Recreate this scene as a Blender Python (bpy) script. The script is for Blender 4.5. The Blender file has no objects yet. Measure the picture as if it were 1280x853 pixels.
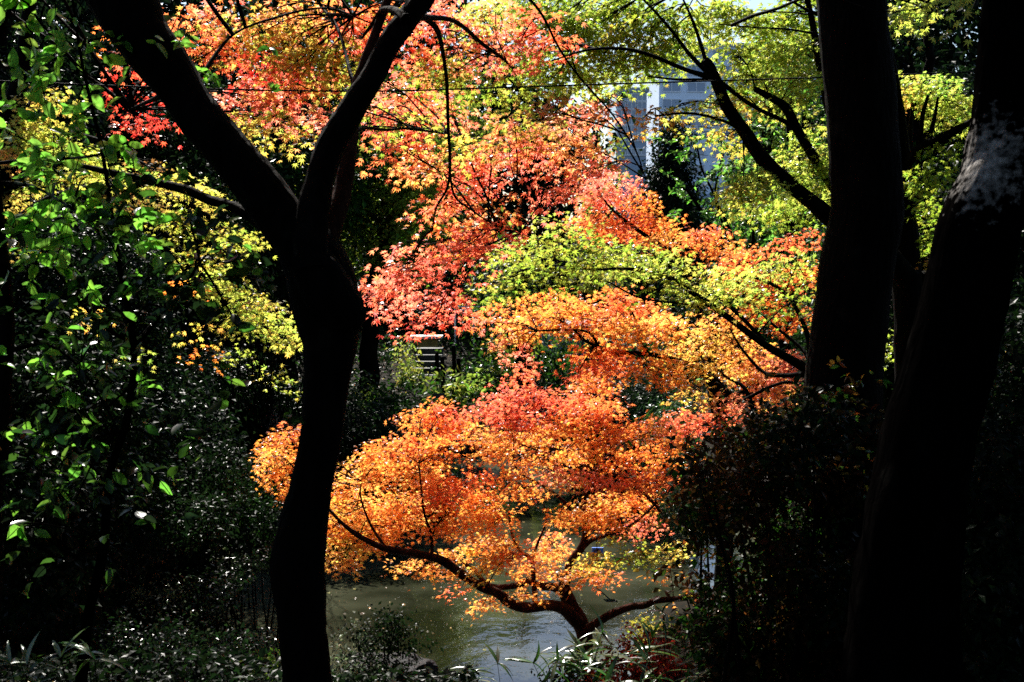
import bpy, math, random
import numpy as np
from mathutils import Vector, noise as mnoise

RNG = np.random.default_rng(7)
random.seed(7)
R = math.radians
SC = bpy.context.scene
COL = SC.collection

# ------------------------------------------------------------------ camera, world, sun, exposure
FPX = 1500.0
PITCH = math.atan((426.5 - 300) / FPX)
cam_d = bpy.data.cameras.new('camera')
cam = bpy.data.objects.new('camera', cam_d)
COL.objects.link(cam)
cam.location = (0, 0, 0)
cam.rotation_euler = (math.pi / 2 - PITCH, 0, 0)
cam_d.sensor_width = 36.0
cam_d.lens = FPX / 1280 * 36.0
cam_d.clip_start = 0.05
cam_d.clip_end = 3000
cam_d.dof.use_dof = True
cam_d.dof.focus_distance = 10.5
cam_d.dof.aperture_fstop = 7.1
SC.camera = cam

SUN_EL, SUN_AZ = 44.0, -15.0            # azimuth measured from +Y, negative = to the left
sd = Vector((math.sin(R(SUN_AZ)) * math.cos(R(SUN_EL)), math.cos(R(SUN_AZ)) * math.cos(R(SUN_EL)), math.sin(R(SUN_EL))))
SUN = np.array(sd)
W = bpy.data.worlds.new('World'); SC.world = W; W.use_nodes = True
nt = W.node_tree; bg = nt.nodes['Background']
sky = nt.nodes.new('ShaderNodeTexSky'); sky.sky_type = 'NISHITA'; sky.sun_disc = False
sky.sun_elevation = R(SUN_EL); sky.sun_rotation = R(SUN_AZ)
sky.air_density = 1.0; sky.dust_density = 0.6; sky.ozone_density = 1.5
nt.links.new(sky.outputs[0], bg.inputs[0]); bg.inputs[1].default_value = 0.052
sl = bpy.data.lights.new('sun', 'SUN'); sl.energy = 5.0; sl.angle = R(0.55); sl.color = (1.0, 0.95, 0.87)
so = bpy.data.objects.new('sun', sl); COL.objects.link(so)
so.rotation_euler = sd.to_track_quat('Z', 'Y').to_euler(); so.location = (0, 0, 30)
SC.view_settings.view_transform = 'Standard'; SC.view_settings.look = 'None'
SC.view_settings.exposure = 1.6; SC.view_settings.gamma = 1.0
SC.cycles.max_bounces = 10; SC.cycles.diffuse_bounces = 5; SC.cycles.glossy_bounces = 2
SC.cycles.transmission_bounces = 8; SC.cycles.transparent_max_bounces = 4
SC.cycles.use_denoising = False
SC.cycles.sample_clamp_indirect = 8.0


def at(px, py, Y):
    """a point of the place seen towards (px, py) of the 1280x853 photograph, Y metres ahead"""
    a = (px - 640) / FPX; b = (426.5 - py) / FPX
    d = np.array([a, math.cos(PITCH) + b * math.sin(PITCH), -math.sin(PITCH) + b * math.cos(PITCH)])
    return d * (Y / d[1])


def vnoise(p, s=1.0, seed=0.0):
    return mnoise.noise(Vector((p[0] * s + seed, p[1] * s - seed, p[2] * s + seed * .7)))


# ------------------------------------------------------------------ materials
def new_mat(name):
    m = bpy.data.materials.new(name); m.use_nodes = True
    return m, m.node_tree.nodes, m.node_tree.links, m.node_tree.nodes['Principled BSDF']


def simple_mat(name, col, rough=.6, noise=0, scale=8, bump=0, col2=None, spec=.5, metallic=0):
    m, N, L, P = new_mat(name)
    P.inputs['Base Color'].default_value = (*col, 1); P.inputs['Roughness'].default_value = rough
    P.inputs['Specular IOR Level'].default_value = spec; P.inputs['Metallic'].default_value = metallic
    tc = N.new('ShaderNodeTexCoord')
    if col2 or noise:
        n = N.new('ShaderNodeTexNoise'); n.inputs['Scale'].default_value = scale; n.inputs['Detail'].default_value = 7
        L.new(tc.outputs['Object'], n.inputs['Vector'])
        r = N.new('ShaderNodeValToRGB'); r.color_ramp.elements[0].position = .35; r.color_ramp.elements[1].position = .65
        c2 = col2 or tuple(c * (1 - noise) for c in col)
        r.color_ramp.elements[0].color = (*c2, 1); r.color_ramp.elements[1].color = (*col, 1)
        L.new(n.outputs[0], r.inputs[0]); L.new(r.outputs[0], P.inputs['Base Color'])
    if bump:
        n2 = N.new('ShaderNodeTexNoise'); n2.inputs['Scale'].default_value = scale * 3; n2.inputs['Detail'].default_value = 9
        n2.inputs['Roughness'].default_value = .65
        L.new(tc.outputs['Object'], n2.inputs['Vector'])
        b = N.new('ShaderNodeBump'); b.inputs['Strength'].default_value = bump; b.inputs['Distance'].default_value = .03
        L.new(n2.outputs[0], b.inputs['Height']); L.new(b.outputs[0], P.inputs['Normal'])
    return m


def bark_mat(name, c1, c2, scale=14, bump=.9):
    m, N, L, P = new_mat(name)
    tc = N.new('ShaderNodeTexCoord'); mp = N.new('ShaderNodeMapping'); mp.inputs['Scale'].default_value = (1, 1, .28)
    L.new(tc.outputs['Object'], mp.inputs[0])
    n = N.new('ShaderNodeTexNoise'); n.inputs['Scale'].default_value = scale; n.inputs['Detail'].default_value = 10; n.inputs['Roughness'].default_value = .7
    L.new(mp.outputs[0], n.inputs['Vector'])
    r = N.new('ShaderNodeValToRGB'); r.color_ramp.elements[0].position = .38; r.color_ramp.elements[1].position = .62
    r.color_ramp.elements[0].color = (*c1, 1); r.color_ramp.elements[1].color = (*c2, 1)
    L.new(n.outputs[0], r.inputs[0])
    # lichen patches
    n3 = N.new('ShaderNodeTexNoise'); n3.inputs['Scale'].default_value = 5; n3.inputs['Detail'].default_value = 6
    L.new(tc.outputs['Object'], n3.inputs['Vector'])
    r3 = N.new('ShaderNodeValToRGB'); r3.color_ramp.elements[0].position = .6; r3.color_ramp.elements[1].position = .7
    L.new(n3.outputs[0], r3.inputs[0])
    mx = N.new('ShaderNodeMix'); mx.data_type = 'RGBA'; mx.inputs[7].default_value = (c2[0] * 1.6 + .0004, c2[1] * 1.7 + .0004, c2[2] * 1.6 + .0004, 1)
    L.new(r3.outputs[0], mx.inputs[0]); L.new(r.outputs[0], mx.inputs[6]); L.new(mx.outputs[2], P.inputs['Base Color'])
    v = N.new('ShaderNodeTexVoronoi'); v.inputs['Scale'].default_value = scale * 1.6; v.feature = 'DISTANCE_TO_EDGE'
    L.new(mp.outputs[0], v.inputs['Vector'])
    ad = N.new('ShaderNodeMath'); ad.operation = 'ADD'; L.new(v.outputs['Distance'], ad.inputs[0]); L.new(n.outputs[0], ad.inputs[1])
    b = N.new('ShaderNodeBump'); b.inputs['Strength'].default_value = bump; b.inputs['Distance'].default_value = .02
    L.new(ad.outputs[0], b.inputs['Height']); L.new(b.outputs[0], P.inputs['Normal'])
    P.inputs['Roughness'].default_value = .8
    P.inputs['Specular IOR Level'].default_value = .02
    return m


def leaf_mat(name, trans=.55, rough=.4, spec=.5, refl=.8):
    m, N, L, P = new_mat(name)
    a = N.new('ShaderNodeAttribute'); a.attribute_name = 'tint'
    tc = N.new('ShaderNodeTexCoord'); n = N.new('ShaderNodeTexNoise'); n.inputs['Scale'].default_value = 60; n.inputs['Detail'].default_value = 3
    L.new(tc.outputs['Object'], n.inputs['Vector'])
    mr = N.new('ShaderNodeMapRange'); mr.inputs[1].default_value = .3; mr.inputs[2].default_value = .7
    mr.inputs[3].default_value = .72; mr.inputs[4].default_value = 1.12; L.new(n.outputs[0], mr.inputs[0])
    vm = N.new('ShaderNodeVectorMath'); vm.operation = 'SCALE'; L.new(a.outputs['Color'], vm.inputs[0]); L.new(mr.outputs[0], vm.inputs['Scale'])
    v2 = N.new('ShaderNodeVectorMath'); v2.operation = 'SCALE'; v2.inputs['Scale'].default_value = refl; L.new(vm.outputs[0], v2.inputs[0])
    L.new(v2.outputs[0], P.inputs['Base Color'])
    P.inputs['Roughness'].default_value = rough; P.inputs['Specular IOR Level'].default_value = spec
    t = N.new('ShaderNodeBsdfTranslucent'); L.new(vm.outputs[0], t.inputs['Color'])
    mx = N.new('ShaderNodeMixShader'); mx.inputs[0].default_value = trans
    L.new(P.outputs[0], mx.inputs[1]); L.new(t.outputs[0], mx.inputs[2])
    L.new(mx.outputs[0], N['Material Output'].inputs[0])
    return m


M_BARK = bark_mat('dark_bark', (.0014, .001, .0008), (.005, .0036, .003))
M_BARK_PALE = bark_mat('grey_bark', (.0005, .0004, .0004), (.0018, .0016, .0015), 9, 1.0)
M_BARK_PALE.node_tree.nodes['Principled BSDF'].inputs['Specular IOR Level'].default_value = 0
M_BARK_HIGHLIGHT = bark_mat('bark_highlight', (.03, .028, .027), (.12, .11, .105), 16, 1.0)  # pale bark meant for the fork's painted sun highlight, unused
M_BARK_RED = bark_mat('red_brown_bark', (.012, .0045, .003), (.045, .016, .010), 18, .8)
M_MAPLE = leaf_mat('maple_leaf', .72, .32, .5)
M_WAXY = leaf_mat('waxy_leaf', .6, .26, .35, .5)
M_FAR = leaf_mat('small_leaf', .4, .4, .07)
M_BLADE = leaf_mat('blade_leaf', .35, .25, .6)

# tints: leaf colours
TINT = {'R': (.92, .165, .09), 'P': (.96, .28, .165), 'K': (.62, .035, .025), 'O': (.95, .29, .045), 'S': (.95, .20, .07),
        'A': (.96, .44, .10), 'Y': (.70, .55, .09), 'L': (.52, .58, .09), 'U': (.30, .37, .045), 'V': (.24, .33, .03),
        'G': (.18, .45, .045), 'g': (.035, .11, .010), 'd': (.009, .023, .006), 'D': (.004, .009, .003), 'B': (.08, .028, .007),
        'W': (.16, .2, .11), 'T': (.22, .11, .03)}


# ------------------------------------------------------------------ mesh buffers
class Buf:
    def __init__(s):
        s.v = []; s.f = []; s.c = []; s.n = 0

    def add(s, v, f, c=None):
        v = np.asarray(v, float); f = np.asarray(f, np.int64)
        s.v.append(v); s.f.append(f + s.n)
        s.c.append(np.tile(np.array([1., 1, 1]), (len(v), 1)) if c is None else np.asarray(c, float)); s.n += len(v)

    def build(s, name, mat, parent=None, smooth=True, tint=False, origin=None):
        v = np.concatenate(s.v); o = np.zeros(3) if origin is None else np.array(origin, float)
        wp = np.zeros(3); q = parent
        while q is not None: wp += np.array(q.location); q = q.parent
        if parent is not None and origin is None: o = wp.copy()
        v = v - o
        idx, st, tot, k = [], [], [], 0
        for f in s.f:
            w = f.shape[1]; idx.append(f.ravel()); st.append(k + np.arange(len(f)) * w); tot.append(np.full(len(f), w)); k += f.size
        idx = np.concatenate(idx); st = np.concatenate(st); tot = np.concatenate(tot)
        me = bpy.data.meshes.new(name)
        me.vertices.add(len(v)); me.vertices.foreach_set('co', v.astype(np.float32).ravel())
        me.loops.add(len(idx)); me.loops.foreach_set('vertex_index', idx.astype(np.int32))
        me.polygons.add(len(st)); me.polygons.foreach_set('loop_start', st.astype(np.int32)); me.polygons.foreach_set('loop_total', tot.astype(np.int32))
        me.polygons.foreach_set('use_smooth', np.full(len(st), smooth))
        me.update(calc_edges=True)
        if tint:
            a = me.attributes.new('tint', 'FLOAT_COLOR', 'POINT')
            c = np.ones((len(v), 4), np.float32); c[:, :3] = np.concatenate(s.c); a.data.foreach_set('color', c.ravel())
        me.materials.append(mat)
        ob = bpy.data.objects.new(name, me); COL.objects.link(ob)
        if parent is not None:
            ob.parent = parent
            ob.location = tuple(o - wp)
        else:
            ob.location = tuple(o)
        return ob


def thing(name, label, cat, loc, group=None):
    o = bpy.data.objects.new(name, None); COL.objects.link(o); o.location = tuple(float(a) for a in loc); o.empty_display_size = .2
    tag(o, label, cat, group); return o


def tag(o, label=None, cat=None, group=None, kind=None):
    if label: o['label'] = label
    if cat: o['category'] = cat
    if group: o['group'] = group
    if kind: o['kind'] = kind
    return o


def catmull(pts, step):
    pts = np.asarray(pts, float)
    P = np.vstack([2 * pts[0] - pts[1], pts, 2 * pts[-1] - pts[-2]]); out = []
    for i in range(1, len(P) - 2):
        n = max(2, int(np.linalg.norm(P[i + 1][:3] - P[i][:3]) / step))
        for k in range(n):
            t = k / n
            out.append(.5 * ((2 * P[i]) + (-P[i - 1] + P[i + 1]) * t + (2 * P[i - 1] - 5 * P[i] + 4 * P[i + 1] - P[i + 2]) * t * t + (-P[i - 1] + 3 * P[i] - 3 * P[i + 1] + P[i + 2]) * t ** 3))
    out.append(P[-2]); return np.array(out)


def tube(buf, pts, rads, sides=10, step=.08, rough=.12, wob=0.0, seed=0., flute=0.0):
    """pts: centre line, rads: radius at each; grows one tapered limb"""
    a = np.hstack([np.asarray(pts, float), np.asarray(rads, float)[:, None]])
    c = catmull(a, step); p = c[:, :3].copy(); r = np.maximum(c[:, 3], .0012)
    if wob:
        for i in range(len(p)):
            p[i] += wob * np.array([vnoise(p[i], 2.2, seed + 3), vnoise(p[i], 2.2, seed + 31), vnoise(p[i], 2.2, seed + 57)]) * min(1, i / 3)
    T = np.gradient(p, axis=0); T /= np.linalg.norm(T, axis=1)[:, None] + 1e-9
    ref = np.array([.13, 1., .2]); 
    if abs(np.dot(T[0], ref)) > .9 * np.linalg.norm(ref): ref = np.array([1., 0, 0])
    rings = []; th = np.linspace(0, 2 * np.pi, sides, endpoint=False)
    U = ref - T[0] * np.dot(ref, T[0]); U /= np.linalg.norm(U)
    for i in range(len(p)):
        U = U - T[i] * np.dot(U, T[i]); U /= np.linalg.norm(U) + 1e-9; V = np.cross(T[i], U)
        rr = np.full(sides, r[i])
        if rough and r[i] > .012:
            for k in range(sides):
                q = p[i] + (U * math.cos(th[k]) + V * math.sin(th[k])) * r[i]
                rr[k] *= 1 + rough * (vnoise(q, 7 if r[i] < .08 else 4.5, seed) + .5 * vnoise(q, 17, seed))
                if flute: rr[k] *= 1 + flute * math.cos(th[k] * 5 + seed + 2 * vnoise(q, 1.2, seed))
        rings.append(p[i] + (np.cos(th)[:, None] * U + np.sin(th)[:, None] * V) * rr[:, None])
    v = np.concatenate(rings); n = len(p); i = np.arange(n - 1)[:, None] * sides; k = np.arange(sides)[None, :]; k2 = (k + 1) % sides
    f = np.stack([i + k, i + k2, i + sides + k2, i + sides + k], -1).reshape(-1, 4)
    buf.add(v, f)
    e = np.arange(sides); cen = (n - 1) * sides
    buf.add(np.vstack([rings[-1], p[-1] + T[-1] * r[-1] * .4]), np.stack([e, (e + 1) % sides, np.full(sides, sides)], -1))
    return p


# ------------------------------------------------------------------ leaf shapes (x = across, y = from stalk to tip, z = normal)
def maple_shape(lobes=7):
    ang = np.radians(np.linspace(-128, 128, lobes)) if lobes == 7 else np.radians([-105, -52, 0, 52, 105])
    ln = [.42, .78, .98, 1.12, .98, .78, .42] if lobes == 7 else [.72, .95, 1.1, .95, .72]
    v = [(0, 0, 0)]
    na = np.concatenate([[ang[0] - .3], (ang[1:] + ang[:-1]) / 2, [ang[-1] + .3]])
    nl = [.2] + [.37] * (lobes - 1) + [.2]
    f = []
    for i in range(lobes):
        v.append((math.sin(na[i]) * nl[i], math.cos(na[i]) * nl[i], .02))
        v.append((math.sin(ang[i]) * ln[i], math.cos(ang[i]) * ln[i], -.20 * ln[i] ** 2))
    v.append((math.sin(na[-1]) * nl[-1], math.cos(na[-1]) * nl[-1], .02))
    for i in range(lobes): f.append((0, 1 + 2 * i, 2 + 2 * i, 3 + 2 * i))
    v = np.array(v); v[:, :] *= .5; v[:, 1] += .05
    return v, np.array(f)[:, ::-1]


def oval_shape(wd=.26):
    ys = [0, .22, .5, .78, 1.0]; ws = [0, wd * .85, wd, wd * .62, 0]
    v = []
    for y, w in zip(ys, ws):
        zc = -.22 * (y - .4) ** 2
        if w == 0: v.append((0, y, zc))
        else: v += [(-w, y, zc + .07), (0, y, zc), (w, y, zc + .07)]
    v = np.array(v)
    tri = [(0, 2, 1), (0, 3, 2), (10, 7, 8), (10, 8, 9)]
    q = [(1, 2, 5, 4), (2, 3, 6, 5), (4, 5, 8, 7), (5, 6, 9, 8)]
    v[:, 1] -= .1
    return v, np.array(q), np.array(tri)


def small_shape():
    v = np.array([(0, 0, 0), (.28, .42, .08), (0, 1, -.08), (-.28, .42, .08), (0, .42, 0)])
    return v, np.array([(0, 1, 4), (1, 2, 4), (2, 3, 4), (3, 0, 4)])


def blade_shape():
    ys = np.linspace(0, 1, 6); ws = [.02, .07, .085, .075, .045, 0]; v = []; f = []
    for y, w in zip(ys, ws):
        z = -.5 * y * y
        v += [(-w, y, z + .02), (0, y, z), (w, y, z + .02)]
    for i in range(5):
        for k in (0, 1): f.append((3 * i + k, 3 * i + k + 1, 3 * i + 4 + k, 3 * i + 3 + k))
    return np.array(v), np.array(f)


SH_M7 = maple_shape(7); SH_M5 = maple_shape(5); SH_S = small_shape(); SH_B = blade_shape(); SH_O = oval_shape(); SH_O2 = oval_shape(.2)


def nrm(a): return a / (np.linalg.norm(a, axis=-1, keepdims=True) + 1e-9)


def put_leaves(buf, shape, pos, nor, tip, size, col):
    V = shape[0]; n = len(pos)
    if n == 0: return
    Z = nrm(nor); Yv = nrm(tip - Z * np.sum(tip * Z, 1, keepdims=True)); X = np.cross(Yv, Z)
    s = np.asarray(size)[:, None, None]
    w = pos[:, None, :] + s * (V[None, :, 0:1] * X[:, None, :] + V[None, :, 1:2] * Yv[:, None, :] + V[None, :, 2:3] * Z[:, None, :] * RNG.uniform(.4, 1.9, (n, 1, 1)))
    m = len(V); c = np.repeat(col, m, 0); base = buf.n
    buf.v.append(w.reshape(-1, 3)); buf.c.append(c); buf.n += n * m
    for F in shape[1:]:
        buf.f.append((F[None] + (np.arange(n) * m)[:, None, None]).reshape(-1, F.shape[1]) + base)


def tints(keys, fld, n, jit=.16):
    """fld in 0..1 picks along the list of tint keys; jitter varies leaf by leaf"""
    K = np.array([TINT[k] for k in keys]); x = np.clip(fld, 0, .999) * (len(K) - 1) if len(K) > 1 else np.zeros(n)
    i = np.floor(x).astype(int); i2 = np.minimum(i + 1, len(K) - 1); t = (x - i)[:, None]
    c = K[i] * (1 - t) + K[i2] * t
    c = c * (1 + jit * RNG.normal(0, 1, (n, 1))) * (1 + .12 * RNG.normal(0, 1, (n, 3)))
    return np.clip(c, .002, .95)


def pad_leaves(buf, pads, Y, size, shape=SH_M7, twigs=None, anchors=None, dens=1.0, sunny=.75, per=13, depth=.8, flat=.5, seed=0.):
    """pads: (px, py, half width px, half height px, tint keys[, density[, Y]]) -> domed layers of leaf sprays"""
    for q in pads:
        px, py, rx, ry, keys = q[:5]; dn = q[5] if len(q) > 5 else 1.0; y = q[6] if len(q) > 6 else Y + RNG.uniform(-.5, .5) * depth
        c = at(px, py, y); k = y / FPX; ax, az = rx * k * .95, ry * k * .9; ay = max(ax * depth, .18)
        n = int(dens * dn * 7.2 * math.pi * ax * az / (.30 * size * size)); ns = max(3, n // per)
        # spray centres on a dome and inside it
        u = RNG.uniform(0, 1, ns) ** .55; a = RNG.uniform(0, 2 * np.pi, ns)
        sx = np.cos(a) * u; sy = np.sin(a) * u; dome = np.sqrt(1 - np.minimum(u, .999) ** 2)
        nl = max(1, int(round(2 * ry / 13.5))); li = RNG.integers(0, nl, ns); lay = (li + .5) / nl * 2 - 1
        off = RNG.normal(0, .22, (nl, 2)); tl = RNG.normal(0, .16, (nl, 2)); wd = 1 - .35 * np.abs((np.arange(nl) + .5) / nl * 2 - 1) ** 2
        sx = sx * wd[li] + off[li, 0]; sy = sy * wd[li] + off[li, 1]
        sz = lay * .85 - .5 * u ** 2 / nl + tl[li, 0] * sx + tl[li, 1] * sy + RNG.normal(0, .11, ns) / nl
        # irregular rim: push sprays in and out with noise
        rim = np.array([1 + .30 * vnoise((math.cos(b) * 1.3, math.sin(b) * 1.3, l), 1.3, seed + px * .13) for b, l in zip(a, lay)])
        S = c + np.stack([sx * ax * rim, sy * ay * rim, sz * az], 1)
        if anchors is not None and twigs is not None:
            A = np.array(anchors); d = np.linalg.norm(A - c, axis=1); st = A[np.argmin(d)]
            mid = (st + c) / 2 + np.array([0, 0, .08 * np.linalg.norm(c - st)])
            r0 = .004 + .0045 * min(2., float(d.min()))
            pth = tube(twigs, [st, mid, c], [r0, r0 * .7, r0 * .45], 5, .1, 0, .06, px)
            for j in range(min(ns, 5 + int(ax * 6))):
                e = S[RNG.integers(ns)]; b0 = pth[RNG.integers(len(pth) // 2, len(pth))]
                tube(twigs, [b0, (b0 + e) / 2 + RNG.normal(0, .025, 3), e], [.0042, .003, .0018], 4, .12, 0, .03, j)
        out = np.stack([sx, sy, np.full(ns, -.25)], 1)
        SN = nrm(SUN * sunny + np.array([0, 0, .5]) + out * .3 * np.array([1, 1, 0]) + RNG.normal(0, .27, (ns, 3)))
        fld = np.array([.5 + 1.05 * vnoise(s, 1.7, seed + 11) for s in S]) + RNG.normal(0, .1, ns)
        ix = np.repeat(np.arange(ns), per); m = len(ix)
        rad = RNG.uniform(.15, 1, m) ** .6 * size * 2.5; an = RNG.uniform(0, 2 * np.pi, m)
        Zs = SN[ix]; X0 = nrm(np.cross(Zs, np.array([0, 1., .3]))); Y0 = np.cross(Zs, X0)
        dr = X0 * np.cos(an)[:, None] + Y0 * np.sin(an)[:, None]
        pos = S[ix] + dr * rad[:, None] + Zs * RNG.normal(0, size * .3, (m, 1)) + np.array([0, 0, -1]) * (rad ** 2 / (size * 7))[:, None]
        nor = nrm(Zs + RNG.normal(0, .32, (m, 3)))
        tip = dr + np.array([0, 0, -.7]) + RNG.normal(0, .35, (m, 3))
        put_leaves(buf, shape, pos, nor, tip, size * RNG.uniform(.6, 1.2, m), tints(keys, np.clip(fld[ix] + RNG.normal(0, .07, m), 0, 1), m))


DM = 3.0


def blob_leaves(buf, blobs, size, keys, n_per_m2=120, shape=SH_S, shell=.75, seed=0., bias=(0, 0, .5)):
    """blobs: (centre xyz, radii xyz): rough-edged masses of small leaves on and inside the shell"""
    for c, r in blobs:
        c = np.array(c); r = np.array(r); ar = 4 * math.pi * ((r[0] * r[1]) ** 1.6 + (r[0] * r[2]) ** 1.6 + (r[1] * r[2]) ** 1.6) ** .625 / 3 ** .625
        n = int(ar * n_per_m2 * DM); nc = max(4, n // 14)
        d = nrm(RNG.normal(0, 1, (nc, 3))); q = RNG.uniform(shell ** 3, 1, nc) ** (1 / 3)
        q *= np.array([1 + .42 * vnoise(e, 2.1, seed + c[0]) + .2 * vnoise(e, 5.3, seed) for e in d])
        C = c + d * r * q[:, None]; ix = np.repeat(np.arange(nc), 14); m = len(ix)
        pos = C[ix] + RNG.normal(0, size * 1.15, (m, 3))
        nor = nrm(d[ix] * .6 + np.array(bias) + RNG.normal(0, .6, (m, 3)))
        fld = np.array([.5 + .9 * vnoise(e, .9, seed + 5) for e in C])[ix] + RNG.normal(0, .12, m)
        put_leaves(buf, shape, pos, nor, d[ix] + RNG.normal(0, .8, (m, 3)) + np.array([0, 0, -.3]), size * RNG.uniform(.6, 1.3, m), tints(keys, np.clip(fld, 0, 1), m, .2))


def line(pts, Y, dY=None):
    """(px, py, full width px) list -> world points and radii; Y may run from Y to dY"""
    n = len(pts); P = []; Rr = []
    for i, (x, y, w) in enumerate(pts):
        yy = Y if dY is None else Y + (dY - Y) * i / (n - 1)
        P.append(at(x, y, yy)); Rr.append(w / 2 * yy / FPX)
    return P, Rr


# ------------------------------------------------------------------ ground, water
ZW = -4.0


def sstep(a, b, x):
    t = np.clip((x - a) / (b - a), 0, 1); return t * t * (3 - 2 * t)


def ground_z(x, y):
    # signed "distance" outside the pond outline
    ang = np.arctan2(y - 15.8, (x + .6) * 1.7)
    rr = np.hypot((x + .6) * 1.7, y - 15.8)
    edge = 6.5 + .7 * np.sin(ang * 3 + 1) + .4 * np.sin(ang * 5 + 2.2) + .25 * np.sin(ang * 9)
    d = rr - edge
    z = ZW + np.where(d < 0, np.maximum(d * .5, -.8), .10 + .35 * sstep(0, .5, d) + np.where(y > 20, .065, .16) * np.minimum(d, 12) * sstep(0, 3, d) + .05 * np.minimum(d, 3))
    z = z + sstep(3.2, 6.5, -x) * sstep(7, 11, y) * 1.1
    near = -1.65 - .10 * y                    # path and slope on the photographer's side
    w = sstep(8.8, 5.0, y - .3 * np.maximum(np.abs(x) - 2, 0))
    z = np.where(d > 0, z * (1 - w) + near * w, z)
    z = np.where((y < 9) & (d > 0), np.minimum(z, -1.65 - .05 * y), z)
    far = sstep(32, 75, np.hypot(x * .75, y - 2)) * 3.2
    back = sstep(-2.5, -11, y) * 7 + sstep(9, 22, np.abs(x)) * sstep(30, 8, y) * 4  # unseen rise behind the camera, added to block low sky light
    return z + np.where(d > 0, far + back, 0)


def gnd(x, y):
    return float(ground_z(np.array([float(x)]), np.array([float(y)]))[0]) + .10 * vnoise((x, y, 0), .9, 3)


def build_ground():
    xs = np.concatenate([np.linspace(-900, -40, 14), np.linspace(-38, 38, 260), np.linspace(40, 900, 14)])
    ys = np.concatenate([np.linspace(-300, -6, 8), np.linspace(-5, 50, 240), np.linspace(52, 1500, 24)])
    X, Yg = np.meshgrid(xs, ys); Z = ground_z(X, Yg)
    nn = np.array([vnoise((a, b, 0), .9, 3) * .10 + vnoise((a, b, 0), 3.1, 5) * .035 for a, b in zip(X.ravel(), Yg.ravel())]).reshape(X.shape)
    Z = Z + nn
    v = np.stack([X.ravel(), Yg.ravel(), Z.ravel()], 1); nx = len(xs); i = np.arange(len(ys) - 1)[:, None] * nx; k = np.arange(nx - 1)[None]
    f = np.stack([i + k, i + k + 1, i + nx + k + 1, i + nx + k], -1).reshape(-1, 4)
    b = Buf(); b.add(v, f)
    g = b.build('ground', simple_mat('soil_and_litter', (.016, .012, .008), .9, scale=3, bump=1.0, col2=(.006, .006, .004), spec=.03))
    tag(g, kind='structure')


build_ground()
mw, N, L, P = new_mat('pond_water')
P.inputs['Base Color'].default_value = (.105, .108, .052, 1); P.inputs['Roughness'].default_value = .035; P.inputs['IOR'].default_value = 1.5
P.inputs['Specular IOR Level'].default_value = 1.0
tc = N.new('ShaderNodeTexCoord')
n1 = N.new('ShaderNodeTexNoise'); n1.inputs['Scale'].default_value = .55; n1.inputs['Detail'].default_value = 4; L.new(tc.outputs['Object'], n1.inputs['Vector'])
r1 = N.new('ShaderNodeValToRGB'); r1.color_ramp.elements[0].position = .4; r1.color_ramp.elements[1].position = .62
r1.color_ramp.elements[0].color = (.007, .008, .0035, 1); r1.color_ramp.elements[1].color = (.052, .055, .033, 1)
L.new(n1.outputs[0], r1.inputs[0]); L.new(r1.outputs[0], P.inputs['Base Color'])
n2 = N.new('ShaderNodeTexNoise'); n2.inputs['Scale'].default_value = 5; n2.inputs['Detail'].default_value = 3; L.new(tc.outputs['Object'], n2.inputs['Vector'])
bp = N.new('ShaderNodeBump'); bp.inputs['Strength'].default_value = .22; bp.inputs['Distance'].default_value = .02
L.new(n2.outputs[0], bp.inputs['Height']); L.new(bp.outputs[0], P.inputs['Normal'])
b = Buf(); b.add([(-9, 7, ZW), (9, 7, ZW), (9, 26, ZW), (-9, 26, ZW)], [(0, 1, 2, 3)])
tag(b.build('water', mw), kind='structure')


def in_pond(x, y):
    return ground_z(np.array([x]), np.array([y]))[0] < ZW - .12


# ================================================================== TREES
def limb(root, name, mat, path, Y, dY=None, sides=9, step=.06, rough=.14, wob=0., seed=0., store=None, flute=0., label=None):
    b = Buf(); Pp, Rr = line(path, Y, dY); p = tube(b, Pp, Rr, sides, step, rough, wob, seed, flute)
    o = b.build(name, mat, root)
    if label: o['label'] = label
    if store is not None: store.extend(list(p[:: 2]))
    return p


# ---- forked maple in front, left of the middle ------------------------------------------------
base = at(388, 960, 5.0)
t1 = thing('maple_tree', 'black silhouetted forked maple trunk left of centre, under red and yellow leaves', 'tree', (base[0], base[1], gnd(base[0], base[1])))
A1 = []
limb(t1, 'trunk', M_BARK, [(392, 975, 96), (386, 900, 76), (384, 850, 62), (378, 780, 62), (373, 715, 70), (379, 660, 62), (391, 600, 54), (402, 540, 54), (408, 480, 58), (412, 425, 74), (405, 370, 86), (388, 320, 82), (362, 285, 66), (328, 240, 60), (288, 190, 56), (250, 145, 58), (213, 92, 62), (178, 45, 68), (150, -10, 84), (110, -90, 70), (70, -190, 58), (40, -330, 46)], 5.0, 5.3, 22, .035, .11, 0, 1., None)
limb(t1, 'limb', M_BARK, [(392, 340, 50), (388, 290, 42), (396, 240, 38), (410, 192, 36), (433, 148, 34), (462, 102, 31), (488, 52, 29), (512, 20, 28), (532, -10, 29), (560, -70, 26), (600, -160, 20)], 5.0, 5.6, 14, .035, .12, 0, 2., A1)
limb(t1, 'limb', M_BARK_RED, [(402, 330, 30), (413, 290, 26), (427, 245, 24), (434, 200, 22), (438, 165, 22), (446, 110, 16), (470, 40, 12), (500, -40, 8)], 5.1, 5.8, 12, .035, .14, 0, 3.)
limb(t1, 'limb', M_BARK, [(378, 318, 56), (402, 352, 66), (424, 380, 62), (438, 398, 48), (446, 408, 26)], 5.05, 5.02, 14, .03, .2, 0, 4., None, 0, 'broken stub on the right of the fork')
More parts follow.
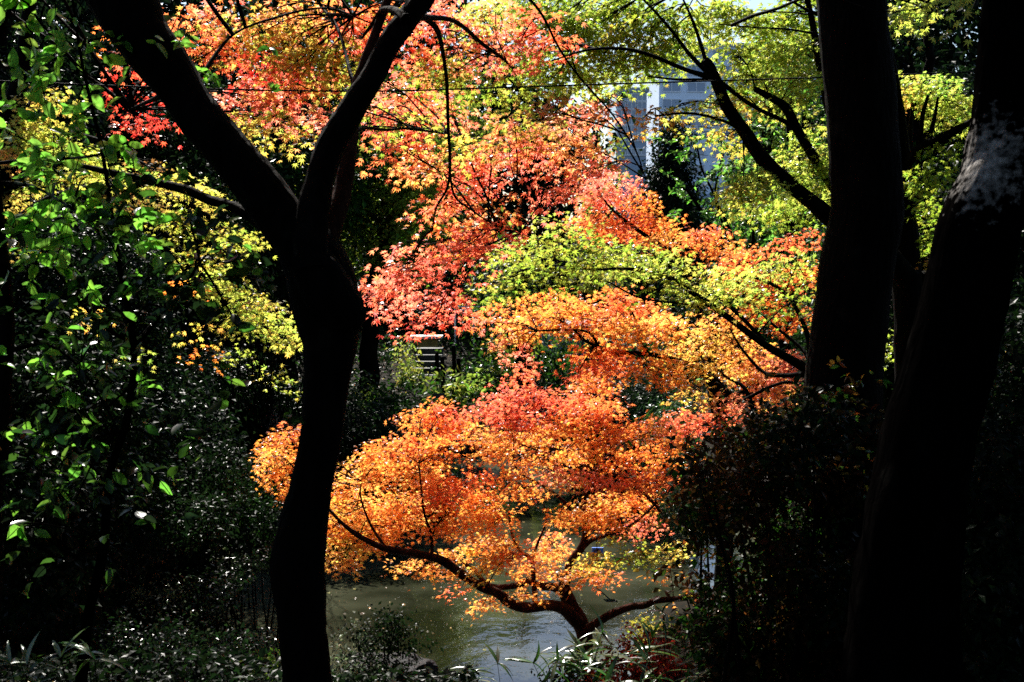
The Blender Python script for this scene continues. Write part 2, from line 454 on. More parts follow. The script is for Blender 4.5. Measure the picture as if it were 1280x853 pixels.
limb(t1, 'limb', M_BARK, [(352, 290, 22), (325, 280, 17), (289, 262, 14), (262, 252, 13), (230, 236, 12), (170, 222, 10), (100, 208, 7), (30, 203, 5), (-30, 208, 4)], 5.15, 5.8, 9, .04, .16, .02, 5., A1)
limb(t1, 'limb', M_BARK, [(508, 24, 14), (492, 13, 10), (478, 14, 9), (466, 30, 6), (452, 48, 3)], 5.3, 6.0, 8, .03, .1, 0, 6., A1)
limb(t1, 'limb', M_BARK, [(506, 24, 12), (535, 22, 8), (570, 28, 6), (596, 48, 5), (622, 70, 4), (642, 88, 3)], 5.3, 7.2, 8, .03, .1, .02, 7., A1)
limb(t1, 'limb', M_BARK, [(532, 24, 8), (547, 38, 7), (554, 70, 5), (559, 110, 4.5), (560, 160, 4.2), (561, 200, 4), (558, 235, 3.4), (545, 262, 2.5), (540, 290, 2)], 5.7, 7.4, 7, .03, .1, .01, 8., A1)
limb(t1, 'limb', M_BARK, [(561, 195, 3), (566, 240, 3), (590, 262, 2.5), (620, 282, 2), (650, 292, 1.6)], 7.0, 7.9, 6, .04, .1, .01, 8.5, A1)
limb(t1, 'limb', M_BARK, [(438, 178, 8), (450, 160, 5), (480, 160, 4), (520, 162, 3), (560, 170, 2)], 5.6, 7.2, 6, .04, .1, .02, 9., A1)
limb(t1, 'limb', M_BARK, [(530, -6, 9), (600, -30, 6), (660, 0, 4), (700, 60, 3), (735, 112, 2.6), (770, 150, 2.4), (795, 195, 2), (810, 225, 1.4)], 5.6, 8.0, 7, .05, .1, .02, 10., A1)
limb(t1, 'limb', M_BARK, [(448, 122, 8), (440, 90, 5), (425, 40, 4), (400, 5, 3)], 5.4, 6.4, 7, .05, .1, .02, 11., A1)
limb(t1, 'limb', M_BARK, [(240, 110, 8), (290, 45, 3.4), (350, 22, 3), (410, 12, 2.4), (440, 20, 1.6)], 5.4, 6.6, 7, .05, .1, .02, 12., A1)
limb(t1, 'limb', M_BARK, [(232, 110, 12), (200, 122, 6), (180, 130, 4), (160, 140, 2)], 5.4, 6.6, 7, .05, .1, .02, 13., A1)
tw = Buf(); lf = Buf()
red = [(482, 372, 36, 20, 'PRS'), (512, 338, 34, 28, 'RPO'), (548, 372, 30, 24, 'PR'), (533, 402, 26, 9, 'R'), (530, 308, 18, 12, 'PO'), (590, 298, 38, 24, 'RP'), (578, 326, 22, 12, 'R'),
       (622, 288, 28, 13, 'RS'), (560, 255, 34, 20, 'YRA'), (572, 285, 26, 14, 'OR'), (500, 182, 38, 16, 'RSY'), (540, 205, 40, 18, 'RPA'), (594, 222, 32, 26, 'PRS'), (470, 140, 42, 16, 'RPO'), (518, 118, 40, 18, 'PRA'),
       (560, 130, 34, 20, 'SPA'), (680, 140, 38, 18, 'RPU'), (728, 138, 40, 18, 'RPU'), (766, 128, 14, 14, 'P'), (672, 180, 42, 22, 'PRU'), (722, 186, 38, 22, 'RPA'), (698, 226, 36, 14, 'RP'), (646, 160, 22, 26, 'YRU'),
       (690, 250, 18, 10, 'RP'), (745, 205, 24, 14, 'PR'), (618, 250, 24, 12, 'PA'), (612, 190, 24, 18, 'RA')]
top = [(525, 6, 30, 12, 'RPU'), (600, 22, 36, 12, 'RPU'), (560, 40, 30, 10, 'PRA'), (225, 22, 26, 14, 'RPS'), (262, 18, 40, 16, 'RPA'), (330, 16, 50, 15, 'RPAU'), (300, 52, 50, 15, 'RPAU'), (270, 62, 30, 16, 'RPS'), (330, 88, 48, 18, 'RPK'), (290, 118, 30, 15, 'RKP'), (335, 128, 40, 14, 'RP'), (390, 18, 48, 15, 'RPAU'), (382, 58, 50, 18, 'SUR'),
       (372, 96, 46, 16, 'PRY'), (420, 90, 36, 20, 'RUA'), (330, 152, 42, 12, 'ULY'), (392, 148, 44, 12, 'RPU'), (298, 158, 26, 11, 'LY'), (385, 176, 24, 9, 'LY'), (440, 38, 38, 20, 'SRU'), (436, 66, 34, 15, 'UVY'), (498, 62, 28, 16, 'SRU'), (470, 92, 20, 14, 'RPS'),
       (560, 16, 46, 14, 'SRP'), (604, 58, 42, 20, 'RPS'), (560, 66, 26, 16, 'RUA'), (556, 96, 40, 15, 'UVY'), (622, 104, 40, 14, 'UVL'), (655, 26, 46, 17, 'SRU'), (700, 52, 30, 15, 'RS', .7), (520, 152, 44, 8, 'YUA'), (590, 180, 36, 9, 'YA'), (482, 146, 30, 7, 'UVL'),
       (360, 40, 46, 14, 'SU'), (475, 20, 36, 12, 'SUR'), (430, 125, 20, 12, 'OP'),
       (160, 78, 16, 16, 'KRS'), (182, 132, 22, 15, 'RK'), (166, 152, 14, 9, 'R'), (148, 36, 18, 10, 'OS'), (175, 105, 12, 10, 'K')]
pad_leaves(lf, red, 8.0, .070, SH_M7, tw, A1, .85, depth=.5)
pad_leaves(lf, top, 7.0, .064, SH_M7, tw, A1, .8, depth=.5)
# high crown, unseen above the picture, added as a canopy to block the sun
hi = [(x, y, 110, 46, k, .55, yy) for x, y, k, yy in [(150, -90, 'RA', 6.5), (330, -80, 'OA', 7), (500, -90, 'YA', 6.8), (60, -200, 'RA', 6.2), (260, -210, 'AY', 6.4), (450, -220, 'YU', 6.2), (-80, -110, 'YU', 6.6), (-160, -60, 'YU', 7.2), (-120, -230, 'UY', 6.), (-40, -330, 'UY', 5.4), (150, -350, 'RA', 5.4), (380, -360, 'OA', 5.4)]]
pad_leaves(lf, hi, 6.5, .085, SH_M5, tw, A1, .8, depth=.8)
tag(tw.build('twigs', M_BARK, t1), kind='stuff'); lf.build('crown', M_MAPLE, t1, tint=True, smooth=False)

# ---- small orange maple leaning over the pond --------------------------------------------------
YP = 11.0
base = at(733, 832, YP)
t2 = thing('maple_tree', 'orange maple with red-brown crooked limbs leaning over the pond', 'tree', (base[0], base[1], min(base[2], gnd(base[0], base[1]) + .1)))
A2 = []
limb(t2, 'trunk', M_BARK_RED, [(730, 872, 30), (732, 832, 21), (731, 800, 21), (725, 777, 21), (714, 758, 19), (705, 735, 15), (709, 722, 12), (714, 702, 11), (726, 686, 10), (732, 665, 9), (729, 635, 7.5), (732, 612, 6), (734, 588, 4), (738, 566, 2.5)], YP, YP + .3, 14, .03, .14, .0, 21., A2)
limb(t2, 'limb', M_BARK_RED, [(722, 778, 18), (706, 762, 16), (686, 757, 14.5), (660, 760, 14.5), (641, 756, 13.5), (622, 742, 12.5), (600, 733, 12), (574, 716, 11), (553, 701, 11), (519, 692, 10), (482, 686, 8), (452, 672, 6.5), (432, 658, 5), (414, 640, 3.5), (396, 618, 2.2)], YP, YP - .7, 12, .03, .16, .0, 22., A2)
limb(t2, 'limb', M_BARK_RED, [(708, 742, 12), (692, 734, 11), (674, 733, 10), (660, 726, 9), (646, 732, 8), (613, 733, 7), (592, 713, 5.5), (569, 699, 4), (550, 697, 3)], YP, YP + .5, 10, .03, .16, .0, 23., A2)
limb(t2, 'limb', M_BARK_RED, [(730, 790, 13), (744, 780, 11), (762, 769, 10.5), (788, 759, 10), (806, 757, 9), (821, 751, 8), (855, 748, 7), (884, 742, 5), (905, 728, 3)], YP, YP - .5, 10, .03, .14, .0, 24., A2)
for i, (pp, y0, y1) in enumerate([
        ([(669, 755, 7), (667, 719, 6), (665, 699, 5.5), (650, 688, 4.5), (641, 668, 3.5), (636, 640, 2)], 11, 11.2),
        ([(665, 700, 4), (672, 678, 3.4), (682, 652, 2.5), (680, 630, 1.6)], 11.05, 11.3),
        ([(731, 652, 6), (710, 632, 5), (687, 612, 4), (660, 597, 3), (640, 584, 2)], 11.3, 11.2),
        ([(726, 688, 6), (738, 677, 5.5), (754, 671, 5), (784, 659, 4.4), (802, 646, 3.5), (822, 628, 2.4)], 11.2, 10.9),
        ([(540, 698, 5), (539, 668, 3.6), (530, 640, 3), (526, 600, 2.4), (524, 575, 1.6)], 10.6, 10.7),
        ([(539, 672, 3), (548, 655, 2.5), (560, 640, 1.8)], 10.65, 10.8),
        ([(826, 640, 4), (812, 625, 4), (798, 612, 4), (778, 596, 4), (741, 585, 3), (700, 572, 2.4), (640, 552, 1.8)], 11.0, 11.4),
        ([(730, 655, 3.4), (748, 648, 3), (762, 640, 2.6), (768, 620, 2)], 11.2, 11.2),
        ([(732, 612, 4), (760, 570, 3), (790, 545, 2.2), (830, 530, 1.5)], 11.3, 11.9),
        ([(734, 600, 4), (705, 560, 3), (680, 530, 2.4), (655, 490, 1.7)], 11.3, 12.),
        ([(482, 686, 4.5), (460, 650, 3), (450, 610, 2), (470, 580, 1.5)], 10.5, 10.9)]):
    limb(t2, 'limb', M_BARK_RED, pp, y0, y1, 7, .03, .12, .01, 30. + i, A2)
tw = Buf(); lf = Buf()
pm = [(352, 552, 20, 22, 'AO'), (352, 585, 24, 22, 'OA'), (372, 608, 18, 16, 'AOA'), (345, 570, 12, 12, 'OA'), (366, 535, 14, 14, 'OS'),
      (432, 608, 22, 22, 'OA'), (470, 585, 34, 22, 'OA'), (478, 560, 28, 16, 'OS'), (520, 590, 36, 22, 'AO'), (505, 552, 30, 14, 'SO'), (528, 525, 24, 14, 'SO'), (555, 510, 24, 13, 'SRO'), (575, 535, 30, 14, 'OS'), (548, 560, 28, 13, 'OA'),
      (610, 512, 26, 11, 'SR'), (640, 518, 32, 16, 'SRO'), (650, 470, 13, 17, 'RS', .8), (632, 490, 18, 12, 'RS'), (668, 492, 26, 15, 'RSO'), (610, 540, 34, 13, 'OA'), (655, 545, 40, 14, 'AO'),
      (705, 498, 28, 13, 'SRO'), (745, 478, 30, 18, 'RSO'), (740, 510, 40, 15, 'SO'), (700, 530, 40, 14, 'OA'), (770, 535, 42, 15, 'AOS'), (815, 532, 36, 14, 'AOS'), (840, 555, 26, 13, 'SO'),
      (625, 560, 36, 10, 'AOA'), (680, 570, 46, 9, 'AOA'), (735, 560, 40, 12, 'AO'), (790, 568, 40, 12, 'SO'), (835, 585, 28, 13, 'SOA'), (645, 588, 26, 8, 'AOA'),
      (450, 640, 38, 22, 'OAO'), (500, 632, 40, 24, 'AOA'), (555, 612, 34, 24, 'OSA'), (600, 628, 32, 20, 'OAS'), (560, 650, 36, 20, 'AOA'), (445, 675, 32, 20, 'OYA'), (425, 700, 20, 16, 'OA'), (488, 665, 34, 15, 'AOA'), (620, 655, 30, 18, 'SOA'), (590, 600, 22, 14, 'SO'),
      (650, 610, 22, 12, 'AOA'), (700, 596, 36, 11, 'AYP'), (745, 600, 30, 12, 'SPO'), (790, 600, 28, 14, 'OSA'), (715, 640, 26, 16, 'OA'), (760, 628, 34, 14, 'OAO'), (800, 620, 28, 12, 'OS'), (820, 600, 26, 11, 'SO'), (770, 650, 34, 12, 'AOA'), (810, 655, 24, 10, 'SP'),
      (640, 690, 28, 20, 'SOY'), (690, 680, 26, 18, 'OSA'), (670, 705, 30, 18, 'OA'), (600, 680, 30, 16, 'AOY'), (565, 690, 24, 10, 'AOA'), (610, 710, 24, 12, 'YO'), (700, 720, 18, 10, 'OA'), (745, 700, 26, 12, 'SOY'), (730, 718, 22, 12, 'SO'), (760, 718, 14, 8, 'OS'),
      (540, 712, 20, 8, 'AOA'), (515, 700, 22, 7, 'AOA'), (620, 745, 22, 8, 'AOA'), (650, 740, 20, 8, 'AOA'), (605, 755, 14, 6, 'AOA'), (800, 690, 34, 10, 'YU', .8), (838, 685, 22, 12, 'LY', .8), (780, 675, 24, 8, 'YU', .7), (870, 750, 22, 8, 'OA', .7), (840, 712, 18, 8, 'YO', .5),
      (568, 735, 5, 6, 'S', .6), (420, 660, 16, 16, 'O'), (415, 640, 16, 18, 'YO')]
pad_leaves(lf, pm, 11.0, .066, SH_M7, tw, A2, 1.1, depth=.9)
tag(tw.build('twigs', M_BARK_RED, t2), kind='stuff'); lf.build('crown', M_MAPLE, t2, tint=True, smooth=False)

# ---- orange maple on the right bank, middle of the picture -------------------------------------
base = at(960, 640, 10)
t3 = thing('maple_tree', 'bright orange maple spreading low from behind the dark hedge, thin black limb across it', 'tree', (base[0], base[1], gnd(base[0], base[1])))
A3 = []
limb(t3, 'trunk', M_BARK, [(985, 900, 34), (975, 680, 26), (962, 600, 22), (948, 540, 17), (931, 513, 11), (910, 493, 9), (894, 476, 9), (870, 461, 7.5), (850, 452, 7), (811, 443, 6.5), (775, 441, 6), (755, 436, 5), (731, 426, 4), (717, 412, 3), (700, 400, 2)], 9.6, 9.2, 10, .04, .12, .0, 41., A3)
for i, (pp, y0, y1) in enumerate([
        ([(896, 478, 6), (894, 455, 5), (888, 432, 4.4), (873, 413, 4), (850, 395, 3), (830, 372, 2)], 9.5, 9.6),
        ([(812, 444, 5), (798, 425, 4), (794, 400, 3), (786, 385, 2)], 9.3, 9.4),
        ([(748, 433, 4), (735, 415, 3), (700, 412, 2.6), (672, 413, 2)], 9.2, 9.1),
        ([(945, 520, 8), (930, 485, 5), (905, 470, 4), (880, 440, 3), (860, 430, 2)], 9.6, 10),
        ([(930, 500, 5), (960, 485, 4.6), (985, 478, 4), (1000, 482, 3)], 9.6, 9.6)]):
    limb(t3, 'limb', M_BARK, pp, y0, y1, 7, .03, .12, .01, 50. + i, A3)
tw = Buf(); lf = Buf()
mo = [(622, 396, 20, 13, 'OS'), (640, 415, 22, 12, 'OA'), (612, 402, 10, 7, 'P'), (655, 385, 26, 13, 'OA'), (665, 404, 26, 12, 'AO'), (690, 370, 34, 13, 'SOA'), (700, 392, 34, 13, 'AO'), (735, 385, 40, 15, 'AOP'), (730, 405, 28, 10, 'OA'), (765, 405, 34, 14, 'AO'),
      (770, 370, 32, 13, 'SOP'), (810, 385, 36, 14, 'SOA'), (800, 412, 36, 14, 'AO'), (840, 405, 34, 14, 'AOY'), (770, 448, 32, 14, 'SO'), (740, 440, 26, 14, 'OSA'), (810, 455, 38, 11, 'OA'), (850, 440, 34, 12, 'OAY'), (825, 470, 22, 9, 'OA'), (725, 460, 20, 13, 'SR'),
      (880, 420, 28, 18, 'AY'), (880, 455, 30, 16, 'AY'), (870, 490, 24, 9, 'YA'), (905, 500, 22, 8, 'AP'), (640, 432, 16, 8, 'OP', .8), (648, 448, 7, 8, 'SP', .7), (925, 430, 30, 18, 'AO', .6), (905, 395, 26, 16, 'OA', .6)]
pad_leaves(lf, mo, 9.3, .066, SH_M7, tw, A3, 1.0, depth=.8)
tag(tw.build('twigs', M_BARK, t3), kind='stuff'); lf.build('crown', M_MAPLE, t3, tint=True, smooth=False)

# ---- yellow-green maple layer across the middle right -------------------------------------------
base = at(1050, 640, 8.3)
t4 = thing('maple_tree', 'yellow-green maple with flat layered sprays reaching left over the orange one', 'tree', (base[0], base[1], gnd(base[0], base[1])))
A4 = []
limb(t4, 'trunk', M_BARK, [(1070, 930, 44), (1065, 700, 36), (1058, 600, 32), (1045, 520, 26), (1025, 475, 18), (1006, 460, 13), (961, 434, 10), (930, 412, 9), (890, 382, 8), (865, 366, 7), (845, 352, 6), (820, 341, 5), (780, 336, 4), (740, 337, 3), (700, 332, 2)], 8.3, 8.3, 10, .04, .12, .0, 61., A4)
for i, (pp, y0, y1) in enumerate([
        ([(961, 434, 6), (920, 390, 5), (870, 350, 4), (830, 322, 3), (790, 310, 2)], 8.3, 8.7),
        ([(1015, 470, 9), (1010, 420, 7), (985, 370, 5), (950, 350, 4), (920, 345, 2)], 8.3, 8.9),
        ([(890, 383, 4), (850, 380, 3), (800, 372, 2.6), (760, 352, 2)], 8.3, 8.1),
        ([(1020, 475, 8), (1005, 440, 5), (960, 400, 3.5), (930, 370, 2)], 8.3, 9.0),
        ([(1010, 468, 8), (980, 470, 6), (955, 466, 5), (930, 440, 3.4), (912, 410, 2)], 8.4, 8.9)]):
    limb(t4, 'limb', M_BARK, pp, y0, y1, 7, .03, .12, .01, 70. + i, A4)
tw = Buf(); lf = Buf()
yg = [(640, 322, 26, 10, 'UL'), (662, 305, 30, 10, 'UL'), (690, 322, 38, 11, 'LUV'), (720, 300, 38, 9, 'LUV'), (735, 325, 38, 11, 'UL'), (775, 312, 34, 10, 'LUV'), (790, 330, 34, 9, 'UVL'), (820, 318, 32, 9, 'LU'), (850, 332, 34, 10, 'LU'), (700, 345, 34, 8, 'VU'), (650, 345, 24, 7, 'VU'),
      (880, 348, 34, 10, 'LY'), (858, 362, 34, 9, 'LU'), (905, 368, 34, 12, 'LYU'), (930, 350, 30, 10, 'LU'), (965, 335, 34, 11, 'LU'), (1000, 330, 26, 11, 'UL'), (830, 350, 26, 7, 'UV'), (690, 278, 36, 8, 'LU', .8), (720, 285, 28, 7, 'UL', .7),
      (620, 350, 18, 8, 'UY', .7), (602, 365, 12, 8, 'UV', .6), (955, 385, 28, 10, 'UV', .6), (985, 375, 26, 12, 'UV', .6), (905, 340, 26, 8, 'LY'), (1005, 360, 18, 10, 'VU', .8)]
pad_leaves(lf, yg, 8.4, .066, SH_M7, tw, A4, .95, depth=.75)
tag(tw.build('twigs', M_BARK, t4), kind='stuff'); lf.build('crown', M_MAPLE, t4, tint=True, smooth=False)

# ---- orange-red maple behind, right of the middle -----------------------------------------------
base = at(900, 620, 13)
t5 = thing('maple_tree', 'orange-red maple farther back, its crown a slope rising left to a red tip', 'tree', (base[0], base[1], gnd(base[0], base[1])))
A5 = []
limb(t5, 'trunk', M_BARK, [(905, 760, 26), (905, 640, 22), (900, 540, 18), (885, 450, 14), (868, 370, 10), (840, 320, 7), (800, 290, 5), (765, 262, 3), (745, 235, 2)], 13, 12.4, 9, .06, .12, .0, 81., A5)
limb(t5, 'limb', M_BARK, [(880, 430, 9), (915, 370, 7), (950, 330, 5), (985, 310, 3)], 13, 12.6, 7, .06, .12, .02, 82., A5)
limb(t5, 'limb', M_BARK, [(895, 510, 9), (930, 490, 6), (965, 465, 5), (985, 430, 3)], 13, 12.8, 7, .06, .12, .02, 83., A5)
tw = Buf(); lf = Buf()
ob = [(752, 215, 18, 10, 'R'), (768, 228, 26, 11, 'RP'), (745, 245, 26, 12, 'RS'), (800, 232, 14, 6, 'R', .7), (792, 250, 26, 12, 'RSO'), (745, 272, 28, 13, 'SO'), (785, 276, 32, 13, 'OS'), (820, 276, 26, 11, 'SO'), (760, 290, 26, 9, 'OS'), (840, 292, 30, 12, 'OA'), (880, 292, 26, 11, 'SO'), (825, 302, 26, 8, 'OA'),
      (905, 305, 28, 12, 'OA'), (930, 320, 26, 14, 'SO'), (950, 345, 30, 16, 'OSA'), (985, 300, 24, 15, 'KS', .6), (1000, 340, 26, 18, 'SO', .8), (920, 345, 28, 12, 'AO'), (960, 380, 30, 16, 'SO', .8), (995, 395, 22, 18, 'SO', .8), (930, 400, 26, 14, 'AO', .6),
      (950, 460, 34, 22, 'PSA'), (985, 455, 26, 24, 'SPA'), (960, 490, 34, 16, 'PAS'), (900, 515, 40, 10, 'SP'), (860, 520, 26, 9, 'SR'), (930, 440, 26, 14, 'AO', .7), (880, 535, 34, 9, 'SR')]
pad_leaves(lf, ob, 12.6, .068, SH_M7, tw, A5, 1.0, depth=.7)
tag(tw.build('twigs', M_BARK, t5), kind='stuff'); lf.build('crown', M_MAPLE, t5, tint=True, smooth=False)

# ---- straight big trunk ----------------------------------------------------------------------------
base = at(1035, 800, 6.6)
t6 = thing('broadleaf_tree', 'thick straight black trunk right of centre, rising out of the hedge', 'tree', (base[0], base[1], gnd(base[0], base[1])))
A6 = []
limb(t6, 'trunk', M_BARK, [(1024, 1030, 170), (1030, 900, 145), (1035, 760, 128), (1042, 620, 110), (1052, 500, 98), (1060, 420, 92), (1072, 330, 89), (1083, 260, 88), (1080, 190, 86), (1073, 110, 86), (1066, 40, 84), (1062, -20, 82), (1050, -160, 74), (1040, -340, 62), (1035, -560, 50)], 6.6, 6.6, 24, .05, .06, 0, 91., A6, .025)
limb(t6, 'limb', M_BARK, [(1062, -120, 40), (1120, -220, 30), (1200, -320, 20)], 6.6, 8, 9, .1, .1, 0, 92., A6)
limb(t6, 'limb', M_BARK, [(1050, -150, 40), (980, -260, 30), (880, -360, 20)], 6.6, 8.5, 9, .1, .1, 0, 93., A6)

fk = at(1220, 196, 4.48); rb = at(1128, 1000, 4.6); rb = np.array([rb[0], rb[1], gnd(rb[0], rb[1])])  # pale patch at the fork: sunlit highlight painted into the bark colour
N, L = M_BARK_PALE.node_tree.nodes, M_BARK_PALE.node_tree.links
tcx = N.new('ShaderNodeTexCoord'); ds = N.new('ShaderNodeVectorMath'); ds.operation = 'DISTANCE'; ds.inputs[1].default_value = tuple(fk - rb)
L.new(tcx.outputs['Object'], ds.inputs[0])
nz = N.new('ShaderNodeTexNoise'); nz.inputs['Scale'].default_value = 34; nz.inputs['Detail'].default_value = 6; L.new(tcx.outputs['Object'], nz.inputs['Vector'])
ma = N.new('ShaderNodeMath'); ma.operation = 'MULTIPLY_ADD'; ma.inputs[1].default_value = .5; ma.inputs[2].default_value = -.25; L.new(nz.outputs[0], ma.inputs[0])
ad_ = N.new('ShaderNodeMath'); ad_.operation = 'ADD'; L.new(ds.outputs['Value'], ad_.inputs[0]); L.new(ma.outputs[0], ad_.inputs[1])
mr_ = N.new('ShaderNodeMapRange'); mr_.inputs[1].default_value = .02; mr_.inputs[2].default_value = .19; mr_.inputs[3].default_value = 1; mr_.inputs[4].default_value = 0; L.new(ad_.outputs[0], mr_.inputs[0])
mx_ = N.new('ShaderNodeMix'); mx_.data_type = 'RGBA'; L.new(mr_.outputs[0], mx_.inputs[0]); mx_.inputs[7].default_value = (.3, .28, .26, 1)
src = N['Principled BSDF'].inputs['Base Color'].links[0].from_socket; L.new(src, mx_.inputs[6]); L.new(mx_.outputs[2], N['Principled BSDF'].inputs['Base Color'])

# ---- leaning forked trunk at the right edge --------------------------------------------------------
base = at(1128, 1000, 4.6)
t7 = thing('broadleaf_tree', 'wide leaning black trunk at right edge, forked, sun highlight painted pale in the fork', 'tree', (base[0], base[1], gnd(base[0], base[1])))
A7 = []
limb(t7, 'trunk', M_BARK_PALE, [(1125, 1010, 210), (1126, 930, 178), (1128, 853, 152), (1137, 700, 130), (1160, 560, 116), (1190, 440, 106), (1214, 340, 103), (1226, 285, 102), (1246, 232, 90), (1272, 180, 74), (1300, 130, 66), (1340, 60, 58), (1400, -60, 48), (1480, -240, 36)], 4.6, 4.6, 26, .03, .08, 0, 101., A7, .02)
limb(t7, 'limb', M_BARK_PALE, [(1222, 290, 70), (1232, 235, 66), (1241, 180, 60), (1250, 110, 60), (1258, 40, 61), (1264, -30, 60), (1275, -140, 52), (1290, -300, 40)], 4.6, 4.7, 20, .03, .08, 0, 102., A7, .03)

# ---- slender yellow-green tree between the trunks ---------------------------------------------------
base = at(1137, 700, 8)
t8 = thing('maple_tree', 'yellow-green maple behind the straight trunk, its sawn limb arching up left', 'tree', (base[0], base[1], gnd(base[0], base[1])))
A8 = []
limb(t8, 'trunk', M_BARK, [(1142, 960, 56), (1140, 760, 50), (1138, 620, 42), (1137, 500, 38), (1136, 400, 37), (1132, 330, 36), (1128, 260, 34), (1125, 200, 28), (1116, 120, 22), (1100, 30, 18), (1090, -60, 12)], 8, 8, 14, .06, .12, .0, 111., A8)
limb(t8, 'limb', M_BARK, [(1136, 350, 30), (1110, 320, 26), (1075, 295, 24), (1038, 272, 22), (1014, 252, 20), (984, 228, 18), (951, 195, 17), (930, 164, 16), (908, 132, 15), (897, 105, 15), (888, 86, 15), (882, 78, 14)], 7.9, 7.4, 12, .04, .14, .0, 112., A8, 0, 'long limb sawn off at its upper end')
for i, (pp, y0, y1) in enumerate([
        ([(1060, 262, 14), (1030, 215, 13), (1009, 183, 12), (994, 158, 12), (981, 134, 11), (961, 121, 9), (944, 112, 7)], 7.9, 7.6),
        ([(1012, 190, 6), (988, 158, 6), (951, 138, 5), (924, 121, 5), (902, 104, 6)], 7.8, 7.5),
        ([(889, 98, 8), (860, 88, 6), (820, 72, 5), (780, 62, 4), (735, 62, 3), (690, 76, 2)], 7.4, 7.0),
        ([(886, 92, 7), (862, 70, 5), (840, 40, 4), (815, 10, 3), (790, -15, 2)], 7.4, 7.2),
        ([(884, 84, 6), (877, 60, 5), (866, 25, 3.5), (850, -10, 2)], 7.4, 7.6),
        ([(1060, 190, 14), (1040, 150, 11), (1028, 100, 10), (1020, 50, 9), (1012, 10, 7), (1000, -30, 5)], 7.9, 7.6),
        ([(1030, 20, 5), (1010, 14, 4), (985, 0, 3), (940, -20, 2)], 7.7, 7.4),
        ([(1022, 42, 3), (990, 38, 2.4), (950, 36, 2), (900, 30, 1.4)], 7.6, 7.2),
        ([(1128, 210, 16), (1150, 188, 14), (1186, 168, 11), (1215, 150, 8)], 8, 7.6),
        ([(1150, 188, 7), (1152, 150, 6), (1160, 120, 4)], 7.9, 7.7),
        ([(1160, 182, 7), (1168, 150, 5), (1172, 122, 3)], 7.9, 7.7),
        ([(1138, 360, 22), (1160, 346, 18), (1190, 342, 14)], 8, 8),
        ([(1140, 200, 8), (1138, 160, 6), (1142, 120, 4)], 8, 8.2),
        ([(893, 100, 4), (850, 100, 3), (810, 95, 2)], 7.4, 7.2),
        ([(930, 164, 5), (900, 150, 3.5), (860, 142, 3), (820, 145, 2)], 7.45, 7.4)]):
    limb(t8, 'limb', M_BARK, pp, y0, y1, 8, .04, .12, .01, 120. + i, A8)
tw = Buf(); lf = Buf()
tg = [(645, 6, 38, 12, 'ULV'), (610, 12, 30, 10, 'UYL'), (700, 4, 40, 12, 'UVL'), (1000, 6, 30, 12, 'LUV'), (665, 72, 34, 13, 'UVL'), (690, 28, 46, 14, 'UVL'), (740, 12, 44, 13, 'ULV'), (735, 44, 46, 13, 'ULY'), (690, 92, 38, 9, 'LUV'), (745, 78, 42, 12, 'LUV'), (790, 38, 40, 14, 'LYU'), (800, 5, 44, 12, 'LUV'), (795, 76, 38, 11, 'LUV'), (765, 98, 34, 7, 'LUV'), (838, 62, 36, 13, 'UVL'), (845, 22, 36, 12, 'LUV'), 
      (890, 12, 38, 13, 'ULV'), (890, 48, 28, 12, 'LUV', .8), (935, 28, 38, 14, 'LUV'), (985, 28, 34, 14, 'LUV'), (925, 66, 26, 10, 'LUA', .8), (965, 72, 32, 12, 'LUY'), (1000, 62, 22, 14, 'ULV'), (950, 100, 34, 10, 'LUY'), (1000, 100, 26, 12, 'LUV'), (925, 128, 22, 8, 'LYA', .8), (985, 128, 24, 9, 'LUY', .8),
      (845, 141, 34, 4, 'YLA', .6), (890, 132, 22, 7, 'LUY'), (805, 147, 20, 5, 'OAY', .8), (885, 158, 20, 6, 'LYA', .5), (908, 168, 20, 8, 'LUY', .7), (1005, 190, 26, 12, 'ULV'), (1015, 215, 22, 10, 'LUV'), (975, 205, 20, 9, 'ULV', .7), (945, 228, 30, 10, 'LUY', .9, 7.2), (925, 245, 26, 8, 'YL', .9, 7.2), (985, 240, 24, 9, 'ULV'), (1020, 242, 18, 10, 'LUV'),
      (960, 262, 26, 8, 'UV', .8), (1000, 265, 24, 9, 'UV', .7), (1020, 160, 14, 10, 'ULV', .7),
      (1155, 106, 40, 12, 'ULG'), (1180, 130, 28, 11, 'ULV'), (1130, 118, 16, 10, 'LYO'), (1185, 150, 20, 8, 'ULV'), (1135, 14, 22, 10, 'ULV'), (1180, 8, 34, 6, 'L', 1, 5.8), (1160, 225, 30, 15, 'VU', .7), (1145, 265, 26, 14, 'VU', .7), (1160, 300, 20, 12, 'VU', .6), (1162, 322, 12, 6, 'OY', .6), (1175, 190, 16, 8, 'VU', .8), (1120, 430, 12, 22, 'ULV', .5, 9)]  # dull pads between the trunks: shade put into the darker leaf tint
pad_leaves(lf, tg, 7.95, .058, SH_M7, tw, A8, 2.0, depth=.6)
tag(tw.build('twigs', M_BARK, t8), kind='stuff'); lf.build('crown', M_MAPLE, t8, tint=True, smooth=False)

